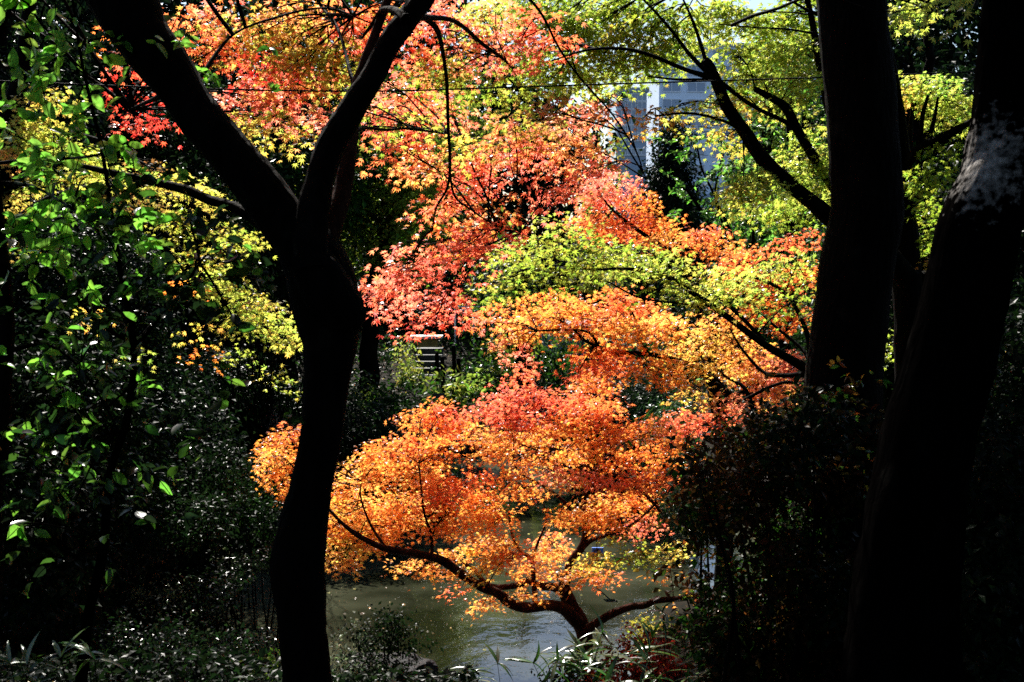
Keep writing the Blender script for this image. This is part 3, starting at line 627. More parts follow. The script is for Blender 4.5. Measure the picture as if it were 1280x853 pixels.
# ---- crowns of the two big trees: unseen, shaped to shade the near bank and block sky over the camera -----------------
for root, AA, bl in ((t6, A6, [((3.0, 8.6, 5.8), (1.8, 1.6, 1.2)), ((4.4, 9.5, 6.0), (2.4, 2.0, 1.4)), ((0.6, 7, 5.4), (1.9, 1.8, 1.1)), ((2.6, 7, 6.8), (3, 2.6, 1.6)), ((3.4, 9.2, 4.2), (1.3, 1., .6)), ((5.2, 9, 5), (2.4, 2.4, 1.8))]),
                     (t7, A7, [((3.2, 5.2, 4.6), (2.8, 2.3, 1.5)), ((5.2, 6.5, 4.2), (2.3, 2.6, 1.8)), ((1.6, 4.4, 3.6), (1.8, 1.7, .9)), ((4.6, 3.5, 3.6), (2.4, 2.2, 1.6)), ((.5, 0, 4.2), (3.6, 3.2, 1.1)), ((4.5, 0, 3.4), (2.6, 3.2, 2.)), ((1.5, -4, 4.6), (4.2, 2.6, 1.6)), ((-3.2, -2, 4.4), (3.0, 3.2, 1.4))])):
    lf = Buf(); tw = Buf()
    blob_leaves(lf, bl, .11, 'dgd', 42, SH_S, .3, 3.)
    for c, r in bl:
        a = np.array(AA[-1]); c = np.array(c)
        tube(tw, [a, (a + c) / 2 + np.array([0, 0, .3]), c], [.06, .04, .02], 7, .2, .1, .05, c[0])
        for j in range(6):
            tube(tw, [c, c + RNG.normal(0, .5, 3) * r, c + RNG.normal(0, .8, 3) * r], [.02, .012, .005], 5, .2, 0, .05, j)
    tag(tw.build('branches', M_BARK, root), kind='stuff'); lf.build('crown', M_FAR, root, tint=True, smooth=False)

# ---- yellow maple at the left, behind ---------------------------------------------------------------
base = at(-60, 760, 9.4)
t9 = thing('maple_tree', 'yellow maple at left with low sprays slanting down to the forked trunk', 'tree', (base[0], base[1], gnd(base[0], base[1])))
A9 = []
limb(t9, 'trunk', M_BARK, [(-70, 800, 60), (-60, 600, 50), (-40, 400, 42), (-10, 250, 32), (20, 120, 22), (40, 0, 14)], 9.4, 9.4, 12, .08, .12, .03, 131., A9)
for i, (pp, y0, y1) in enumerate([
        ([(-30, 330, 20), (60, 250, 14), (150, 235, 10), (240, 255, 7), (290, 300, 4), (320, 350, 2)], 9.4, 8.8),
        ([(-10, 260, 16), (50, 170, 10), (110, 170, 7), (180, 205, 4)], 9.4, 8.8),
        ([(150, 235, 7), (230, 320, 5), (300, 385, 4), (355, 430, 2)], 9.2, 8.8),
        ([(0, 200, 12), (40, 130, 7), (70, 110, 4)], 9.4, 9)]):
    limb(t9, 'limb', M_BARK, pp, y0, y1, 8, .06, .12, .03, 140. + i, A9)
tw = Buf(); lf = Buf()
yl = [(55, 120, 36, 10, 'UYT', .8), (40, 148, 38, 12, 'UYT', .8), (70, 172, 42, 13, 'ULU'), (100, 190, 36, 10, 'YUL'), (20, 195, 24, 11, 'AYO', .8), (130, 212, 40, 10, 'UYL'), (60, 225, 40, 10, 'UYT', .7), (190, 208, 26, 8, 'UYT', .7), (200, 226, 40, 10, 'UYL'), (245, 240, 28, 10, 'YUL'), (170, 250, 40, 10, 'UT', .8),
      (220, 270, 40, 10, 'UYT', .8), (262, 285, 28, 10, 'UY'), (300, 298, 26, 8, 'YUL'), (285, 312, 24, 9, 'YLO'), (255, 318, 26, 10, 'ULY'), (262, 345, 24, 10, 'YUL'), (290, 355, 28, 11, 'YLA'), (300, 382, 28, 11, 'ULU'), (325, 378, 22, 10, 'YUA'), (335, 402, 24, 10, 'YUL'), (355, 418, 20, 9, 'ULY'), (310, 402, 22, 9, 'UY'), (362, 428, 14, 6, 'ULY'),
      (20, 250, 30, 14, 'YT', .6), (10, 300, 26, 12, 'TU', .6), (110, 392, 18, 6, 'YO', .5), (248, 415, 14, 8, 'YO', .5), (255, 440, 9, 5, 'OS', .5), (338, 465, 8, 5, 'YUL', .6), (350, 478, 14, 5, 'YUL', .7), (300, 440, 10, 4, 'YUL', .5), (236, 352, 16, 8, 'YO', .5), (165, 440, 14, 6, 'ULY', .5)]
pad_leaves(lf, yl, 8.9, .058, SH_M7, tw, A9, 1.1, depth=.7)
tag(tw.build('twigs', M_BARK, t9), kind='stuff'); lf.build('crown', M_MAPLE, t9, tint=True, smooth=False)


# ---- camellia at the left: leaves set along arching shoots -------------------------------------------
def shoots(lf, tw, starts, n_leaf, size, shape, keys, rad, ln, droop, Y0, seed=0, up=0., spread=1.):
    for (px, py, Y, cnt) in starts:
        s0 = at(px, py, Y)
        for k in range(cnt):
            s = s0 + RNG.normal(0, .10 * spread, 3) * np.array([1.4, 1.2, 1.1])
            d = nrm(np.array([RNG.normal(0, 1), RNG.normal(-.1, .8), RNG.normal(up, .6)])); L_ = ln * RNG.uniform(.5, 1.25)
            P_ = [s, s + d * L_ * .5 + np.array([0, 0, -droop * .25 * L_]), s + d * L_ + np.array([0, 0, -droop * L_])]
            p = tube(tw, P_, [rad, rad * .7, rad * .4], 5, .05, 0, .015, k + px)
            m = max(2, int(n_leaf * RNG.uniform(.6, 1.3))); ii = np.sort(RNG.uniform(.12, 1, m)) * (len(p) - 1)
            pos = p[ii.astype(int)] + (p[np.minimum(ii.astype(int) + 1, len(p) - 1)] - p[ii.astype(int)]) * (ii % 1)[:, None]
            side = nrm(np.cross(d, [0, 0, 1.])) * np.where(np.arange(m) % 2, 1, -1)[:, None]
            tip = side * .8 + d * .7 + np.array([0, 0, -.45]) + RNG.normal(0, .35, (m, 3))
            nor = nrm(SUN * .45 + np.array([0, -.15, .3]) + RNG.normal(0, .6, (m, 3)))
            put_leaves(lf, shape, pos, nor, tip, size * RNG.uniform(.6, 1.2, m), tints(keys, RNG.uniform(0, 1, m), m, .12))


base = at(60, 900, 5.2)
t10 = thing('camellia_tree', 'evergreen with glossy backlit green leaves filling the left edge', 'tree', (base[0], base[1], gnd(base[0], base[1])))
A = []
limb(t10, 'trunk', M_BARK_PALE, [(95, 960, 18), (105, 800, 15), (120, 720, 13), (132, 650, 12), (140, 590, 11), (158, 520, 10), (165, 430, 9), (150, 330, 7), (130, 220, 5), (110, 100, 4), (90, -20, 3)], 5.6, 5.2, 9, .05, .14, .02, 151., A)
limb(t10, 'trunk', M_BARK, [(-20, 960, 30), (-12, 700, 26), (10, 450, 20), (-5, 250, 16), (-30, 60, 12)], 5., 5., 9, .05, .14, .03, 152., A)
for i, (pp, y0, y1) in enumerate([
        ([(-10, 250, 8), (60, 205, 4), (120, 195, 3.4), (175, 172, 2.4)], 5, 5.2), ([(0, 230, 8), (40, 232, 4), (90, 262, 3.4), (130, 300, 2)], 5, 4.9),
        ([(165, 430, 6), (120, 400, 3.4), (60, 330, 3), (30, 290, 2)], 5.2, 5), ([(160, 450, 6), (200, 400, 4), (230, 340, 3), (250, 330, 2)], 5.2, 4.9),
        ([(-10, 60, 8), (25, 0, 4), (50, 30, 3), (105, 90, 2.6), (150, 115, 2)], 5, 5), ([(8, 440, 8), (60, 430, 4), (110, 470, 3), (150, 540, 2)], 5, 4.9)]):
    limb(t10, 'limb', M_BARK_PALE, pp, y0, y1, 6, .05, .1, .015, 160. + i, A)
lf = Buf(); tw = Buf()
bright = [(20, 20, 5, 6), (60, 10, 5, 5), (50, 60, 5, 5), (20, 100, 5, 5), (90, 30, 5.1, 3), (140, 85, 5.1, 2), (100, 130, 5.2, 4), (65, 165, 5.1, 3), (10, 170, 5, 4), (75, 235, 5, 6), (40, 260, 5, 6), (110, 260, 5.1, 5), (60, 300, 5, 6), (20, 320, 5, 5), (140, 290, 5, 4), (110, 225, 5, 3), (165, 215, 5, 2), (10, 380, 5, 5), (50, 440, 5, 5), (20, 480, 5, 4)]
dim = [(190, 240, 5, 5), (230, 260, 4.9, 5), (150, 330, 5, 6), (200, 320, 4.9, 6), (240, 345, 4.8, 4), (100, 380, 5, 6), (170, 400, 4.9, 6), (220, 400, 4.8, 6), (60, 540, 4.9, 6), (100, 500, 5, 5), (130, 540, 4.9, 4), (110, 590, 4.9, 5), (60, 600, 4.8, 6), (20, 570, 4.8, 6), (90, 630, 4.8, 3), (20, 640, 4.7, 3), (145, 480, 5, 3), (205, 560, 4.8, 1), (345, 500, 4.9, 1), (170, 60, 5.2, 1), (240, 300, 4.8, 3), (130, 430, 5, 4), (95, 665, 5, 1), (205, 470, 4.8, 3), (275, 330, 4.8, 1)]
shoots(lf, tw, bright, 8, .084, SH_O, 'GGG', .0028, .30, .45, 5)  # backlit leaves: the light is put into a brighter green
shoots(lf, tw, dim, 7, .08, SH_O, 'dddgG', .0028, .28, .5, 5)  # shaded leaves of the same plant: shade put into a darker green
shoots(lf, tw, [(340, 70, 6, 1), (355, 105, 6, 1), (215, 105, 5.6, 1), (275, 175, 5.4, 1)], 4, .065, SH_O, 'dgG', .002, .12, .5, 5, spread=.2)
for c in bright + dim:
    a = np.array(A); e = at(c[0], c[1], c[2]); st = a[np.argmin(np.linalg.norm(a - e, axis=1))]
    tube(tw, [st, (st + e) / 2 + np.array([0, 0, .04]), e], [.006, .004, .003], 5, .06, 0, .02, c[0])
tag(tw.build('twigs', M_BARK_PALE, t10), kind='stuff'); lf.build('crown', M_WAXY, t10, tint=True, smooth=True)


# ================================================================== background trees
def bg_tree(name, label, px, Y, h_top_py, width_px, keys, size=.11, nb=9, dens=60, low=.25, group=None, depth=.8, trunk_px=None, mat=None, lean=0, shell=.7):
    c = at(px, 400, Y); z0 = gnd(c[0], Y); top = at(px, h_top_py, Y)[2]; k = Y / FPX; w = width_px * k; H = top - z0
    root = thing(name, label, 'tree', (c[0], Y, z0), group)
    tb = Buf(); tr = (trunk_px or max(8, width_px * .09)) * k / 2
    ptsT = [(c[0], Y, z0 - .2), (c[0] + .1 * lean, Y, z0 + H * .3), (c[0] + lean * .6, Y, z0 + H * .6), (c[0] + lean, Y, z0 + H * .92)]
    p = tube(tb, ptsT, [tr * 1.4, tr, tr * .7, tr * .2], 9, .25, .12, .1, px * .1); tb.build('trunk', mat or M_BARK, root)
    bl = []; bb = Buf()
    for i in range(nb):
        t = (i + .5) / nb; zc = z0 + H * (low + (1 - low) * t * .9); rr = w / 2 * (1 - .55 * t) * RNG.uniform(.45, .7)
        a = RNG.uniform(0, 2 * np.pi) + i * 2.4; off = (w / 2 - rr) * RNG.uniform(.5, 1)
        cc = (c[0] + lean * t + math.cos(a) * off, Y + math.sin(a) * off * depth, zc)
        bl.append((cc, (rr, rr * depth, rr * RNG.uniform(.5, .75))))
        tube(bb, [p[min(len(p) - 1, int(len(p) * (low + (1 - low) * t) * .7))], (np.array(cc) + np.array([c[0], Y, zc - rr])) / 2, cc], [tr * .5, tr * .3, tr * .1], 6, .3, 0, .15, i + px)
    lf = Buf(); blob_leaves(lf, bl, size, keys, dens, SH_S, shell, px * .01)
    tag(bb.build('branches', mat or M_BARK, root), kind='stuff'); lf.build('crown', M_FAR, root, tint=True, smooth=False)
    return root


bg_tree('broadleaf_tree', 'green broadleaf tree beyond the pond seen in the fork of the front maple', 458, 24, 60, 270, 'gUVg', .11, 12, 60, .42, trunk_px=20, lean=1.1)
bg_tree('broadleaf_tree', 'yellowish green tree left of the white building', 742, 26, 120, 90, 'ULYg', .11, 9, 80, .3)
bg_tree('broadleaf_tree', 'dark green tree rising behind the red leaves in the middle', 655, 24, 250, 200, 'dgU', .12, 7, 30, .1)
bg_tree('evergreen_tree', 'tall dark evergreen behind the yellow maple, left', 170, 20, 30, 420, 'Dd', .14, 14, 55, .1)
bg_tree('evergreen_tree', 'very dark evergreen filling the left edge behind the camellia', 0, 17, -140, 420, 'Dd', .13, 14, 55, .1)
bg_tree('evergreen_tree', 'big dark evergreen standing left of the camellia, added mostly out of view to block sky light', -560, 6.2, -900, 900, 'Dd', .13, 12, 50, .05)  # tree added out of view to keep sky light off the trunks
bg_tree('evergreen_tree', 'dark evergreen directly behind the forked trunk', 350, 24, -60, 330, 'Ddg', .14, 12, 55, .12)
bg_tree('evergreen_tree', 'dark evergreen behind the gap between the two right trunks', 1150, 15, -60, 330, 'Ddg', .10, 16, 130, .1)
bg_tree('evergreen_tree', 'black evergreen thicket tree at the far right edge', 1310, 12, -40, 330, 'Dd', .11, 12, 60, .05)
bg_tree('broadleaf_tree', 'tall green tree above the far bank, behind the top centre leaves', 560, 34, 70, 160, 'gUV', .15, 8, 30, .5)
bg_tree('broadleaf_tree', 'green tree behind the limb with the sawn end', 985, 22, 20, 200, 'gdG', .11, 10, 60, .3)
bg_tree('evergreen_tree', 'low dark evergreen on the far bank right of the shed', 880, 27, 330, 220, 'Ddg', .13, 8, 60, .0)
bg_tree('evergreen_tree', 'low black evergreen on the far bank left of the shed', 600, 34, 330, 190, 'Dd', .14, 8, 60, .0)
bg_tree('evergreen_tree', 'low black evergreen behind the steps on the far bank', 470, 34, 300, 220, 'Dd', .14, 9, 60, .0)

lf = Buf(); wb = []
for px in range(-500, 1900, 75):
    Yw = 50 + RNG.uniform(-5, 5); c = at(px, 300, Yw)
    tp = 250 if 760 < px < 930 else (RNG.uniform(50, 90) if 560 < px < 1040 else RNG.uniform(-120, -20))
    py = tp
    while py < 470:
        wb.append((tuple(at(px + RNG.uniform(-25, 25), py + 55, Yw + RNG.uniform(-2, 2))), (2.3, 1.9, 2.0))); py += 70
blob_leaves(lf, wb, .42, 'Ddd', 5.5, SH_S, .5, 4.)
tag(lf.build('distant_woods', M_FAR, None, tint=True, smooth=False), 'dark mass of woodland closing the view behind the far bank', 'woods', kind='stuff')

bg_tree('broadleaf_tree', 'hazy green tree between the white tower and the straight trunk', 955, 40, 5, 150, 'gUVg', .15, 10, 50, .3)
# conifer in front of the building
c = at(836, 400, 36); z0 = gnd(c[0], 36); top = at(828, 148, 36)[2]
r = thing('conifer_tree', 'black cone-shaped conifer standing in front of the white building', 'tree', (c[0], 36, z0))
b = Buf(); tube(b, [(c[0], 36, z0 - .2), (c[0], 36, top)], [.2, .04], 8, .5, 0); b.build('trunk', M_BARK, r)
bl = []
for i in range(16):
    t = i / 15; zz = z0 + 1 + (top - z0 - 1.2) * t; rr = 1.15 * (1 - t) ** .7 + .22
    bl.append(((c[0] + RNG.uniform(-.3, .3) * (1 - t), 36 + RNG.uniform(-.3, .3), zz), (rr, rr, .6)))
lf = Buf(); blob_leaves(lf, bl, .13, 'Dd', 60, SH_S, .5, 9); lf.build('crown', M_FAR, r, tint=True, smooth=False)

# sparse glossy shrub-tree right of the building gap
base = at(935, 560, 15)
ts = thing('broadleaf_tree', 'thin-branched green tree with small glossy leaves, right of the building gap', 'tree', (base[0], base[1], gnd(base[0], base[1])))
A = []
limb(ts, 'trunk', M_BARK, [(945, 620, 12), (940, 480, 10), (935, 380, 8), (915, 320, 6), (880, 270, 5), (850, 225, 3)], 15, 14.6, 8, .08, .1, .02, 171., A)
for i, pp in enumerate([[(938, 360, 5), (910, 280, 4), (880, 220, 3), (870, 180, 2)], [(930, 350, 5), (940, 290, 4), (930, 230, 3), (925, 180, 2)], [(938, 380, 5), (975, 310, 4), (985, 240, 3), (980, 180, 2)], [(915, 320, 4), (860, 275, 3), (840, 245, 2)], [(940, 390, 5), (1000, 340, 4), (1020, 290, 2)], [(925, 335, 4), (895, 250, 3), (905, 190, 2)]]):
    limb(ts, 'limb', M_BARK, pp, 15, 14.7, 6, .08, 0, .03, 180. + i, A)
lf = Buf(); tw = Buf()
shoots(lf, tw, [(x, y, 14.8 + RNG.uniform(-.5, .5), 4) for x, y in [(875, 200), (885, 180), (890, 215), (880, 235), (900, 190), (905, 215), (890, 235), (925, 175), (930, 205), (940, 225), (960, 180), (985, 170), (975, 200), (1000, 180), (880, 260), (905, 260), (930, 255), (955, 250), (915, 285), (975, 285), (1000, 295), (1010, 240), (940, 310), (990, 320), (975, 345), (1005, 360), (960, 400), (975, 430), (1000, 150), (960, 150), (925, 150), (965, 125)]], 26, .085, SH_O2, 'dgGW', .003, .55, .3, 15, up=.3, spread=2.2)
tag(tw.build('twigs', M_BARK, ts), kind='stuff'); lf.build('crown', M_WAXY, ts, tint=True, smooth=True)


# ================================================================== shrubs, hedges, ground plants
def shrub(name, label, cat, blobs, size, keys, dens, mat=M_FAR, shape=SH_S, stems=8, group=None, shell=.6, sd_=0., fill=True):
    if fill:
        for c_, r_ in list(blobs):
            zz = c_[2]; g_ = gnd(c_[0], c_[1])
            while fill and zz - r_[2] * .8 > g_ + (.8 if fill == 2 else 0) and len(blobs) < 40:
                zz -= r_[2] * 1.1; blobs.append(((c_[0] + RNG.normal(0, .12), c_[1] + RNG.normal(0, .12), zz), (r_[0] * .95, r_[1] * .95, r_[2])))
    c0 = np.mean([np.array(b_[0]) for b_ in blobs], 0); z0 = gnd(c0[0], c0[1])
    r_ = thing(name, label, cat, (c0[0], c0[1], z0), group)
    lf_ = Buf(); blob_leaves(lf_, blobs, size, keys, dens, shape, shell, sd_); lf_.build('foliage', mat, r_, tint=True, smooth=False)
    b_ = Buf()
    for i in range(stems):
        q = blobs[i % len(blobs)]; e = np.array(q[0]) + RNG.normal(0, .35, 3) * np.array(q[1]); s = np.array([c0[0] * .5 + q[0][0] * .5 + RNG.normal(0, .08), c0[1] * .5 + q[0][1] * .5 + RNG.normal(0, .08), 0]); s[2] = gnd(s[0], s[1]) - .05
        tube(b_, [s, (s + e) / 2 + RNG.normal(0, .05, 3), e], [.014, .009, .004], 5, .1, 0, .03, i)
    tag(b_.build('stems', M_BARK, r_), kind='stuff')
    return r_


def bl(px, py, Y, rx, ry, rd=None):
    k = Y / FPX; return (tuple(at(px, py, Y)), (rx * k, (rd or rx) * k, ry * k))


hb = []
for i in range(46):
    hy = RNG.uniform(520, 860); xl = np.interp(hy, [510, 560, 620, 700, 760, 860], [925, 872, 852, 868, 850, 885]); hx = xl + (1100 - xl) * RNG.uniform(0, 1) ** 1.1
    if hy < 545 and hx < 1000: hy += 30
    rr_ = RNG.uniform(16, 40) * (1.25 if hx > 920 else .8)
    hb.append(bl(hx, hy, RNG.uniform(5.6, 6.5), rr_, rr_ * RNG.uniform(.6, 1)))
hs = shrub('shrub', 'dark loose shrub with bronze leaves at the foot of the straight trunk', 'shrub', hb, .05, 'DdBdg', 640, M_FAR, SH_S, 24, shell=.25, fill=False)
lf = Buf(); tw = Buf()
shoots(lf, tw, [(x, y, 6.0, 4) for x, y in [(870, 560), (855, 600), (850, 640), (865, 680), (850, 720), (870, 760), (880, 590), (890, 640), (900, 540), (1000, 505), (1040, 500), (1080, 510), (960, 520), (930, 530), (1060, 540), (1000, 545), (1090, 580), (1030, 590), (890, 700), (900, 800)]], 9, .05, SH_O2, 'BTgGOd', .002, .26, .3, 6, up=.2)
lf.build('foliage', M_WAXY, hs, tint=True, smooth=True); tag(tw.build('stems', M_BARK, hs), kind='stuff')
shrub('shrub', 'black shrub at the bottom right corner beyond the leaning trunk', 'shrub',
      [bl(1240, 600, 5.6, 70, 80), bl(1290, 700, 5.4, 80, 100), bl(1220, 760, 5.2, 60, 70), bl(1290, 450, 6, 50, 70)], .052, 'DdD', 600, M_FAR, SH_S, 6)
shrub('shrub', 'low dark shrub beside the left bank path, right of the camellia leaves', 'shrub',
      [bl(190, 610, 10, 40, 40), bl(270, 590, 10.5, 45, 38), bl(230, 650, 9.6, 60, 30)], .05, 'Dddg', 420, M_FAR, SH_S, 5, fill=False)
shrub('shrub', 'rounded dark shrub left of the orange leaves behind the forked trunk', 'shrub',
      [bl(290, 640, 12.5, 40, 35), bl(320, 610, 13, 40, 40), bl(345, 660, 12, 30, 30)], .05, 'Ddg', 400, M_FAR, SH_S, 5, fill=False)
shrub('shrub', 'small bright yellow-green shrub left of the foot of the forked trunk', 'shrub', [bl(328, 842, 6.6, 17, 16), bl(345, 835, 6.7, 8, 8)], .035, 'LUG', 700, M_FAR, SH_S, 6)
shrub('shrub', 'fine-leaved dark shrub between the forked trunk and the rock', 'shrub', [bl(440, 815, 8.2, 30, 35), bl(465, 790, 8.4, 28, 16), bl(490, 772, 8.5, 22, 8), bl(425, 845, 8, 28, 26)], .035, 'dDWg', 420, M_FAR, SH_S, 12, shell=.2)
shrub('shrub', 'deep red low shrub to the right of the pond maple base', 'shrub', [bl(805, 815, 9.2, 40, 20), bl(770, 822, 9.2, 20, 14)], .04, 'KB', 420, M_FAR, SH_S, 6)
shrub('shrub', 'small yellow shrub at water edge below the low right limb of the pond maple', 'shrub', [bl(805, 788, 10.8, 22, 8), bl(830, 780, 10.8, 12, 8)], .04, 'YU', 300, M_FAR, SH_S, 6)
shrub('shrub', 'low dark shrub hiding the foot of the pond maple trunk', 'shrub', [bl(732, 850, 9.6, 36, 22), bl(700, 858, 9.5, 30, 14), bl(765, 850, 9.5, 30, 18)], .045, 'DdDg', 420, M_FAR, SH_S, 8, shell=.3, fill=False)
shrub('clipped_hedge', 'clipped dark hedge with sparkling top left of the far shed', 'hedge', [bl(600, 482, 25, 24, 24), bl(622, 478, 25, 22, 24), bl(645, 482, 25.4, 20, 24)], .08, 'Ddg', 160, M_WAXY, SH_S, 6, 'clipped hedges on the far bank', .8)
shrub('clipped_hedge', 'clipped dark hedge with sparkling top in front of the far shed', 'hedge', [bl(680, 470, 25, 24, 22), bl(706, 468, 25, 22, 22)], .08, 'Ddg', 160, M_WAXY, SH_S, 6, 'clipped hedges on the far bank', .8)
shrub('shrub', 'bright green broad-leaved plant on the far bank beside the posts', 'shrub', [bl(578, 488, 23, 16, 13), bl(550, 480, 23.5, 10, 10)], .16, 'GLg', 50, M_FAR, SH_O2, 4)
shrub('shrub', 'pale yellow-green shrub left of the far steps', 'shrub', [bl(505, 442, 26, 10, 16), bl(515, 470, 25.5, 12, 10)], .1, 'WLg', 90, M_FAR, SH_S, 5)
shrub('shrub', 'dim leafy shrub low on the far bank at left', 'shrub', [bl(490, 490, 22, 10, 6), bl(470, 500, 22, 26, 12)], .09, 'dgL', 70, M_FAR, SH_S, 5)
shrub('shrub', 'grey-green spiky shrub in the dark hole right of the pond maple top', 'shrub', [bl(835, 512, 16, 22, 9), bl(850, 505, 17, 16, 10)], .09, 'Wgd', 120, M_BLADE, SH_B, 5)
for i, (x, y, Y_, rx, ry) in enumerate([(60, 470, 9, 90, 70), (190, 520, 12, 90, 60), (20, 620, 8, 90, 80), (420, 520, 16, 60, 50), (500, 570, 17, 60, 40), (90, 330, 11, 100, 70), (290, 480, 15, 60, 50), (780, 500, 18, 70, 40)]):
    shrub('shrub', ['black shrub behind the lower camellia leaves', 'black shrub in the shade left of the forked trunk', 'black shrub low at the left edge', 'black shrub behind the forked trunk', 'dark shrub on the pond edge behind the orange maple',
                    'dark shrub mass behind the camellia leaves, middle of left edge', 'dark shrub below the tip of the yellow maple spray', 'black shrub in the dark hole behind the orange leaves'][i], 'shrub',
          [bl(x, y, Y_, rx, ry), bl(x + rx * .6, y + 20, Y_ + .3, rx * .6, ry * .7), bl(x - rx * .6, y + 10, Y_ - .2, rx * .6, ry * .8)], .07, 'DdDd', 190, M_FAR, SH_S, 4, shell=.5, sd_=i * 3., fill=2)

for i, (x, y, Y_, rx, ry, lb_) in enumerate([(160, 700, 9.5, 40, 18, 'low glinting shrub below the camellia, left bank'), (250, 740, 9, 50, 22, 'low glinting shrub in the middle of the left bank'), (320, 700, 10.5, 35, 16, 'low glinting shrub at the left edge of the forked trunk'), (180, 800, 7.5, 60, 25, 'low glinting shrub above the long pale bamboo blades'), (280, 810, 8, 50, 22, 'low glinting shrub left of the bright yellow-green shrub')]):
    shrub('shrub', lb_, 'shrub', [bl(x, y, Y_, rx, ry), bl(x - rx, y + 8, Y_, rx * .7, ry * .7), bl(x + rx * .8, y - 6, Y_ + .3, rx * .6, ry * .7)], .038, 'dDDW', 260, M_WAXY, SH_S, 8, shell=.2, sd_=i * 2., fill=False)

# ground cover on the shaded left bank: creeping small leaves
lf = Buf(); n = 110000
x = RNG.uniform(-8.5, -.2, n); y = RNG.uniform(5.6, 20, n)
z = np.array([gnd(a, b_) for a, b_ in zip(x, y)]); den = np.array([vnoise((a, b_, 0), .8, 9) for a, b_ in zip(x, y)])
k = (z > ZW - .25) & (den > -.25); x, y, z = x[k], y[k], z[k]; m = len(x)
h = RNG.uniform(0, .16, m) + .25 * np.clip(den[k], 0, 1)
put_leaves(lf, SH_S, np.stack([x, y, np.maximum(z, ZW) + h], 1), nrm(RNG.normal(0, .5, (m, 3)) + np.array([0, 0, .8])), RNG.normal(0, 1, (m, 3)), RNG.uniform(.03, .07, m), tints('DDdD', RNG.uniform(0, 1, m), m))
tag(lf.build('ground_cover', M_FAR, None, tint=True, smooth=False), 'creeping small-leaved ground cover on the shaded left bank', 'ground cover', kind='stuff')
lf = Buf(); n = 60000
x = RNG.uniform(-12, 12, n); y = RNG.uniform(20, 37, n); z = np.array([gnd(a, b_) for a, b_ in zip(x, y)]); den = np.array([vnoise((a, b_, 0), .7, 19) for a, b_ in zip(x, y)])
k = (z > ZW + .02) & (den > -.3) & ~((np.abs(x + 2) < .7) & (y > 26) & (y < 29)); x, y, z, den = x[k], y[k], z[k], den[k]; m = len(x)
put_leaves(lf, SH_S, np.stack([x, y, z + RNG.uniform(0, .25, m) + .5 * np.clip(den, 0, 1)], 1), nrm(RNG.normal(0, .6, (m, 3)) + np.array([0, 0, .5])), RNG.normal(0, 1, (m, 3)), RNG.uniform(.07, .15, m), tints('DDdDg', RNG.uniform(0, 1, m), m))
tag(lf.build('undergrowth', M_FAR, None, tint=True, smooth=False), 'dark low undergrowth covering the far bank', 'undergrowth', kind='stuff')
# fallen leaves on the soil
lf = Buf(); n = 26000
x = RNG.uniform(-12, 12, n); y = RNG.uniform(4, 34, n); z = np.array([gnd(a, b_) for a, b_ in zip(x, y)]); k = z > ZW + .02
x, y, z = x[k], y[k], z[k]; m = len(x)
put_leaves(lf, SH_M5, np.stack([x, y, z + .02], 1), nrm(RNG.normal(0, .25, (m, 3)) + np.array([0, 0, 1])), RNG.normal(0, 1, (m, 3)), RNG.uniform(.04, .07, m), tints('TYOB', RNG.uniform(0, 1, m), m))
tag(lf.build('fallen_leaves', M_MAPLE, None, tint=True, smooth=False), 'dry fallen maple leaves scattered over the soil', 'leaf litter', kind='stuff')
# leaves and specks floating on the water
lf = Buf(); n = 5200
x = RNG.uniform(-6, 9, n); y = RNG.uniform(9, 26, n); k = np.array([in_pond(a, b_) for a, b_ in zip(x, y)]) & (np.array([vnoise((a, b_, 0), .6, 4) for a, b_ in zip(x, y)]) > -.2)
x, y = x[k], y[k]; m = len(x); sz = np.where(RNG.uniform(0, 1, m) < .22, .06, .018) * RNG.uniform(.6, 1.3, m)
put_leaves(lf, SH_M5, np.stack([x, y, np.full(m, ZW + .006)], 1), nrm(RNG.normal(0, .05, (m, 3)) + np.array([0, 0, 1])), RNG.normal(0, 1, (m, 3)), sz, tints('WTYA', RNG.uniform(0, 1, m), m) + .12)
tag(lf.build('floating_leaves', M_MAPLE, None, tint=True, smooth=False), 'pale fallen leaves and specks floating on the pond', 'leaf litter', kind='stuff')


# bamboo grass clumps
def bamboo(label, px, py, Y, n=7, w=.12, ln=.2, keys='Wgd', hh=.3):
    c = at(px, py, Y); z0 = gnd(c[0], c[1]); r_ = thing('bamboo_grass', label, 'grass clump', (c[0], c[1], z0), 'bamboo grass clumps along the near bank')
    lf_ = Buf(); st = Buf()
    for i in range(n):
        e = c + RNG.normal(0, w, 3) * np.array([1, .8, .5]); s = np.array([c[0] + RNG.normal(0, w * .5), c[1] + RNG.normal(0, w * .5), min(z0, e[2] - .1) - .03])
        tube(st, [s, (s + e) / 2 + RNG.normal(0, .02, 3), e], [.003, .0025, .002], 5, .1, 0)
        m = RNG.integers(4, 8); a = RNG.uniform(0, 2 * np.pi, m); d = np.stack([np.cos(a), np.sin(a) * .6, RNG.uniform(-.1, .9, m)], 1)
        put_leaves(lf_, SH_B, np.tile(e, (m, 1)), nrm(np.cross(np.cross(d, [0, 0, 1.]), d) * 1 + RNG.normal(0, .25, (m, 3))), d, ln * RNG.uniform(.6, 1.15, m), tints(keys, RNG.uniform(0, 1, m), m))
    st.build('stems', M_BARK, r_); lf_.build('leaves', M_BLADE, r_, tint=True)


